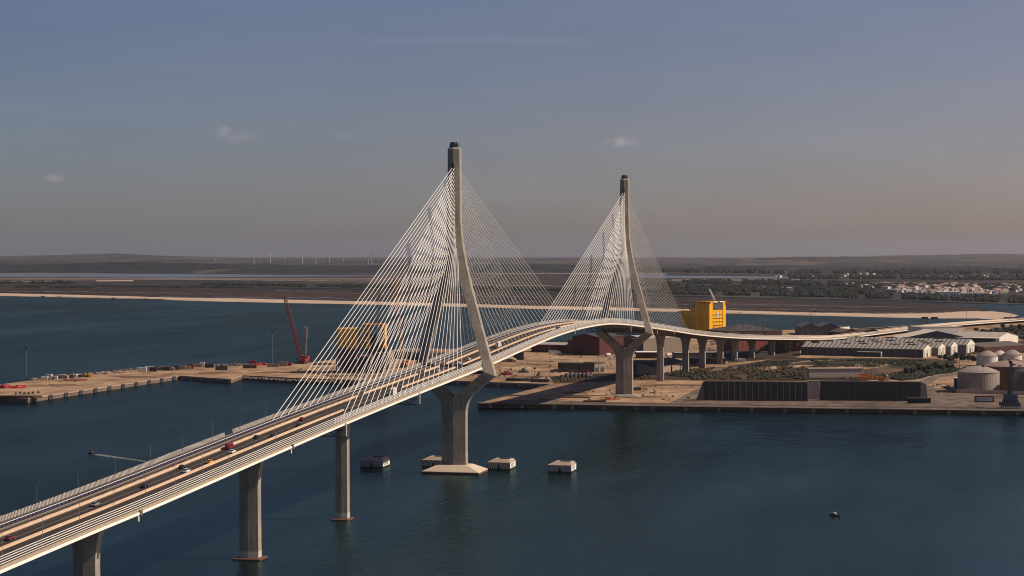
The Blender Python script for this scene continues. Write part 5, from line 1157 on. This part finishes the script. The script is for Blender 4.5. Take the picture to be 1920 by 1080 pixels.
# ------------------------------------------------------------------ bushes and trees
M_LEAF = mat('dark leaf green', (.022,.026,.012), .9, .45, .12, col2=(.009,.012,.006)); M_LEAF2 = mat('olive leaf', (.050,.040,.020), .9, .4, .12, col2=(.018,.016,.009)); M_BARK = mat('bark', (.07,.05,.035), .9)
M_DRY = mat('dry scrub', (.085,.052,.028), .95, .4, .4, col2=(.045,.030,.018))
def inside(x, y, poly):
    c = False; n = len(poly)
    for i in range(n):
        x0, y0 = poly[i]; x1, y1 = poly[(i+1)%n]
        if (y0 > y) != (y1 > y) and x < (x1-x0)*(y-y0)/(y1-y0)+x0: c = not c
    return c
def scatter(name, poly, n, r0, r1, mtl, seed, zz=ZG, flat=.6, gap=0.0, nsc=.02):
    rr_ = random.Random(seed); b = B(); X = [p[0] for p in poly]; Y = [p[1] for p in poly]; k = 0; tries = 0
    n = int(n*1.5)
    while k < n and tries < n*40:
        tries += 1
        x, y = rr_.uniform(min(X), max(X)), rr_.uniform(min(Y), max(Y))
        if not inside(x, y, poly): continue
        if noise.noise(Vector((x*nsc, y*nsc*4, seed))) < gap: continue
        p = G(x, y, zz); r = r0*.7+(r1*1.25-r0*.7)*rr_.random()**2; b.blob((p.x, p.y, p.z+r*flat*.5), r, r*flat, rr_, .35); k += 1
    return kind(b.ob(name, mtl), 'stuff')
scatter('scrub_bushes', [(1180,711),(1330,712.5),(1510,712.5),(1510,690),(1420,682),(1340,690),(1240,696)], 900, .6, 2.0, M_LEAF2, 31, gap=.0)
scatter('scrub_bushes', [(1180,711),(1330,712.5),(1620,712.5),(1620,690),(1420,682),(1340,690),(1240,696)], 600, .5, 1.6, M_DRY, 32, gap=.05)
scatter('scrub_bushes', [(1490,678),(1735,676),(1740,683),(1640,690),(1500,688)], 500, .5, 1.6, M_LEAF, 33, gap=.0)
scatter('scrub_bushes', [(1640,706),(1690,700),(1740,690),(1820,692),(1790,699),(1725,708),(1690,713)], 600, .8, 2.4, M_LEAF, 34, gap=-.25)
scatter('scrub_bushes', [(1496,673.5),(1735,675.5),(1735,678),(1496,676)], 260, .5, 1.5, M_LEAF, 35, gap=-.5)
scatter('scrub_bushes', [(1590,619.5),(1660,617.5),(1740,609.5),(1745,612),(1660,621),(1600,622)], 420, 1.2, 3.2, M_LEAF2, 36, gap=-.4)
scatter('scrub_bushes', [(1832,622),(1890,613),(1990,604),(1990,638),(1925,638),(1900,630)], 330, 1.2, 3.4, M_LEAF, 40, gap=-.15)
scatter('scrub_bushes', [(1640,642),(1740,632),(1990,606),(1990,618),(1900,625),(1830,630),(1760,660)], 380, 1.0, 3.0, M_LEAF, 37, gap=.0)
scatter('scrub_bushes', [(1040,717),(1110,713),(1185,710),(1185,703),(1110,704),(1035,708)], 260, .4, 1.3, M_DRY, 38, gap=.0)
scatter('scrub_bushes', [(1390,690),(1500,686),(1500,676),(1420,680)], 260, .6, 1.8, M_LEAF, 39, gap=-.1)
def tree_mesh(seed, h, w, leaf):
    rr_ = random.Random(seed); b = B(); b.tube((0,0,0),(0,0,h*.45),.28,.16,n=6)
    for i in range(4): a = rr_.uniform(0,6.28); b.tube((0,0,h*.35),(cos(a)*w*.3,sin(a)*w*.3,h*.62),.12,.06,n=4)
    tr = b.mesh('trunk', M_BARK); b = B()
    for i in range(44):
        a = rr_.uniform(0,6.28); q = rr_.random()**.5; z = rr_.uniform(.30,1.0); m_ = sin(pi*min(1,(z-.2)/.85))**.7
        b.blob((cos(a)*w*.5*q*m_, sin(a)*w*.5*q*m_, h*z), rr_.uniform(.12,.2)*w, rr_.uniform(.08,.14)*h, rr_, .4)
    return tr, b.mesh('crown', leaf)
TREES = [tree_mesh(1, 7, 6.5, M_LEAF), tree_mesh(2, 6, 7.5, M_LEAF2), tree_mesh(3, 8.5, 6, M_LEAF)]
def tree(px, py, v, s, label, group='trees around the tanks and sheds', name='tree'):
    p = BG(px, py); t = thing(name, label, 'tree', p, px, group); t.scale = (s, s, s)
    inst('trunk', TREES[v][0], t); inst('crown', TREES[v][1], t)
for i, (x, y, v, s) in enumerate(((1700,702,0,.9),(1712,700,1,1.0),(1722,698,0,1.05),(1733,700,2,.8),(1744,696,1,1.1),(1754,694,0,1.1),(1766,695,1,1.0),(1776,693,0,.9),(1786,694,2,.7),(1690,704,1,.7))):
    tree(x, y, v, s, ORD[sorted((1700,1712,1722,1733,1744,1754,1766,1776,1786,1690)).index(x)]+' dark bushy tree from the left in the thicket behind the right dark wall', 'trees of the thicket behind the dark wall')
for i, (x, y, v, s) in enumerate(((1772,677,0,1.0),(1783,679,1,1.1),(1793,676,2,1.0),(1804,679,0,1.2),(1816,677,1,1.1),(1826,680,0,1.0),(1763,674,1,.8))):
    tree(x, y, v, s, ORD[sorted((1772,1783,1793,1804,1816,1826,1763)).index(x)]+' dark tree from the left between the long sheds and the white tanks', 'trees between the sheds and the tanks')
for i, (x, y, v, s) in enumerate(((1842,629,0,1.2),(1896,622,1,1.2),(1912,620,0,1.3),(1880,618,2,1.1),(1830,622,1,1.0))):
    tree(x, y, v, s, ORD[sorted((1842,1896,1912,1880,1830)).index(x)]+' dark tree from the left beside the shore road behind the white gabled warehouse', 'trees along the shore road')
b = B(); b.box(-22,0,0,26,16,8.5); tagged(b, 'toll_hall', M_CHAR, BG(1913,605), radians(13.5), 'low black building by the shore road at the right edge', 'building')
for x, lab in ((1734,'dark gantry sign over the shore road, left of a pair'),(1752,'dark gantry sign over the shore road, right of a pair')):
    b = B(); b.box(-5.5,0,7,5.5,.8,11); b.box(-5,.1,0,-4.4,.7,7); b.box(4.4,.1,0,5,.7,7); tagged(b, 'gantry_sign', M_BLUEW, BG(x, 607), radians(13.5), lab, 'sign')
# ================================================================== far away: woods, town, turbines
M_WOOD = mat('far wood', (.016,.020,.013), .95, .4, .02, col2=(.009,.012,.009))
def belt(name, pts, n, h0, h1, seed, mtl=M_WOOD, z=1.0):           # a tree belt: many uneven crowns along a line of ground
    rr_ = random.Random(seed); b = B(); X = [p[0] for p in pts]
    for i in range(int(n*2.2)):
        x = rr_.uniform(X[0], X[-1])
        if noise.noise(Vector((x*.03, seed, 0))) < -.28: continue
        y = interp(x, X, [p[1] for p in pts])+rr_.uniform(-1,1)*interp(x, X, [p[2] for p in pts])
        p = G(x, y, z); h = .72*rr_.uniform(h0, h1)*(1+.5*noise.noise(Vector((x*.05, seed+3, 0))))
        b.blob((p.x, p.y, p.z+h*.5), h*rr_.uniform(.45,.95), h*.6, rr_, .35)
    return kind(b.ob(name, mtl), 'stuff')
belt('far_woods', [(-60,531,1.2),(140,531,1.2)], 160, 5, 10, 1)
belt('far_woods', [(30,538,1.6),(190,539,1.4)], 220, 3, 7, 2)
belt('far_woods', [(150,537,1.2),(330,538.5,1.4),(480,536,1)], 200, 2, 6, 3)
belt('far_woods', [(380,533,1.5),(620,537,2),(760,539,2)], 620, 4, 9, 4)
belt('far_woods', [(760,540,2),(1000,544,2),(1240,548,2.2)], 420, 4, 9, 5)
belt('far_woods', [(1245,540,6),(1300,541,6)], 160, 8, 17, 6)
belt('far_woods', [(1240,549,2.5),(1440,552,3.5),(1640,556,4),(1760,559,4.5),(1960,565,5)], 1500, 5, 11, 7)
belt('far_woods', [(1300,541,4),(1440,543,5),(1640,548,4)], 1000, 5, 12, 8)
belt('far_woods', [(1280,529,2.5),(1480,531,4),(1640,536,4),(1960,541,5)], 1100, 6, 13, 9)
belt('far_woods', [(1480,520,3),(1700,521,3),(2000,523,4)], 700, 7, 15, 10)
belt('far_woods', [(-100,503,2),(200,503,3),(480,505,2),(700,505,2)], 420, 8, 18, 11)
belt('far_woods', [(1240,509,2),(1500,511,3),(2000,511,3)], 500, 9, 20, 12)
# town houses
M_HW = mat('white house wall', (.72,.66,.58), .8, .1, .1); M_HT = mat('tile roof', (.27,.16,.115), .85, .2, .1); M_HB = mat('buff house wall', (.42,.33,.25), .8, .1, .1)
def house_mesh(w, d, h, r, wall, roof):
    b = B(); b.box(-w/2,-d/2,0,w/2,d/2,h); n0 = len(b.f)
    b.add([(-w/2-.4,-d/2-.4,h+.01),(w/2+.4,-d/2-.4,h+.01),(w/2+.4,d/2+.4,h+.01),(-w/2-.4,d/2+.4,h+.01),(-w*.2,0,h+r),(w*.2,0,h+r)], [(3,2,1,0),(0,1,5,4),(2,3,4,5),(1,2,5),(3,0,4)])
    me = b.mesh('house', wall); me.materials.append(roof)
    for i, f in enumerate(me.polygons): f.material_index = 1 if i >= n0 else 0
    return me
HM = [house_mesh(9,8,5.5,1.6,M_HW,M_HT), house_mesh(14,9,6,2,M_HW,M_HT), house_mesh(10,9,7,.4,M_HW,M_HW), house_mesh(22,9,5.5,2,M_HB,M_HT), house_mesh(12,10,8.5,.3,M_HW,M_HB)]
rh = random.Random(77); cnt = 0
areas = [([(1585,534),(1700,533),(1900,536),(1960,545),(1900,548),(1740,545),(1640,541),(1580,536)], 190, 'small white house of the far town right of the long white works', 'houses of the far town'),
         ([(1660,544),(1790,543),(1890,546),(1890,552),(1760,551),(1670,549)], 85, 'white house near the waterside wood of the far town', 'houses of the far town'),
         ([(1730,519),(1900,517),(1930,523),(1760,524)], 36, 'house of the upper far town below the hills', 'houses of the far town'),
         ([(1440,517),(1640,514),(1640,519),(1450,521)], 16, 'scattered white farm building on the far plain', 'farm buildings of the far plain')]
for poly, n, lab, gr in areas:
    X = [p[0] for p in poly]; Y = [p[1] for p in poly]; k = 0
    while k < n:
        x, y = rh.uniform(min(X), max(X)), rh.uniform(min(Y), max(Y))
        if not inside(x, y, poly) or noise.noise(Vector((x*.03, y*.25, 5))) < -.12: continue
        o = inst('house', HM[rh.choice((0,0,1,1,2,2,3,4))], None, G(x, y, 1.0), radians(13.5)+rh.choice((.3,.5,-.9,.2)))
        s = rh.uniform(.85,1.35); o.scale = (s, s, s); tag(o, lab, 'house', gr); k += 1
def farhall(px0, px1, py, hpx, label, mtl=M_HW, roof=M_HW, bays=0, group=None, dep=30):
    A, Bp = G(px0, py, 1.0), G(px1, py, 1.0); W, rz = frame(A, Bp); h = hpx*MPP(A)
    t = thing('far_hall', label, 'building', A, rz, group); b = B(); b.box(0,0,0,W,dep,h); b.ob('wall', mtl, t); b = B(); b.box(-.5,-.5,h+.01,W+.5,dep+.5,h+.8); b.ob('roof', roof, t)
    if bays:
        for i in range(bays): b = B(); b.box(W/bays*(i+.15),-.2,0,W/bays*(i+.7),-.01,h*.7); b.ob('bay', M_GREYDK, t)
farhall(1760,1800,556.5,9,'white works hall with a curved left end at the edge of the far town')
farhall(1800,1856,555.5,5.5,'long low white works with a dark strip, right part by the far town', M_HW, M_HW, 9)
farhall(1735,1740,554,6,'small bright white block left of the white works')
farhall(1676,1680,548,4,'bright white cube by the far waterside wood'); farhall(1698,1704,548,4,'bright white box right of a cube by the far waterside wood')
farhall(1862,1868,556,10,'slender white tower block right of the white works', dep=12)
for i, (a, c) in enumerate(((1378,1398),(1400,1418),(1421,1446),(1448,1466),(1468,1485))): farhall(a, c, 542.5-(i<3)*1.0, 2.8, ['low white nursery shed among dark trees, leftmost of a line','second low white nursery shed of the line','middle low white nursery shed of the line','fourth low white nursery shed of the line','low white nursery shed, rightmost of the line'][i], group='white nursery sheds among the far trees')
farhall(1338,1348,541,3.2,'small white barn in the far wood above the yellow block')
for i, (a, c) in enumerate(((553,562),(572,579),(583,593),(602,612),(613,625))): farhall(a, c, 507.2, 1.8, ['white plant building on the far plain, leftmost of five','second white plant building on the far plain','middle white plant building on the far plain','fourth white plant building on the far plain','white plant building on the far plain, rightmost of five'][i], group='white plant buildings on the far plain', dep=40)
# wind turbines on the horizon
M_TURB = mat('turbine white', (.50,.49,.48), .5, .03)
def turbine_parts(r):
    rr_ = random.Random(r); b = B(); b.tube((0,0,0),(0,0,66),2.6,1.6,n=8); tw = b.mesh('tower', M_TURB)
    b = B(); b.box(-1.8,-4.5,65,1.8,4.5,68.6); nc = b.mesh('nacelle', M_TURB); b = B(); b.tube((0,-4.6,66.8),(0,-6.4,66.8),1.6,.6,n=8); hb = b.mesh('hub', M_TURB)
    bl = []
    for k in range(3):
        a = rr_.uniform(0,.2)+r*.7+k*2*pi/3; b = B(); d = Vector((sin(a),0,cos(a))); n_ = Vector((cos(a),0,-sin(a))); c = Vector((0,-5.6,66.8))
        b.loft([[c+d*u*34+n_*(w*s1)+Vector((0,s2*w*.3,0)) for s1, s2 in ((-.5,-1),(.9,-1),(.9,1),(-.5,1))] for u, w in ((.03,1.1),(.2,2.2),(.6,1.5),(1,.5))]); bl.append(b.mesh('blade', M_TURB))
    return tw, nc, hb, bl
TV = [turbine_parts(i) for i in range(4)]
tl = [(403,491,.8),(476,499,1.25),(489,494,.8),(507,494,1.15),(534,495,.9),(567,495.5,1.3),(592,495,1.2),(605,492.5,.85),(618,493.5,1.0),(643,492.5,.95),(680,498.5,1.35),(691,494,1.2),(697,497,1.2),(722,493,.8),(736,492,.7)]
tn = ['faint wind turbine standing apart at the left end of the row','tall wind turbine, leftmost of the close row','small faint wind turbine behind the second gap','tall wind turbine with a white hut at its foot','smaller wind turbine left of the tallest pair','tall wind turbine in the left half of the row','tall wind turbine above the white plant','small wind turbine above the white plant','wind turbine right of the white plant','wind turbine standing apart right of the white plant','tallest wind turbine next to the stays','tall wind turbine, middle of the cluster by the stays','tall wind turbine, right of the cluster by the stays','small wind turbine seen through the first stays','smallest wind turbine seen through the stays']
for i, (x, y, s) in enumerate(tl):
    D = 12600 if s > 1.1 else 15500
    p = L((x-960)/FPX*D, D, 0); p.z = CAMZ-(y-460.43)/FPX*D
    t = thing('wind_turbine', tn[i], 'wind turbine', p, radians(10+8*(i%4)), 'wind turbines on the horizon'); q = s*.78*(1.0 if s > 1.1 else 1.15); t.scale = (q, q, q)
    tw, nc, hb, bl = TV[i % 4]; inst('tower', tw, t); inst('nacelle', nc, t); inst('hub', hb, t)
    for m_ in bl: inst('blade', m_, t)
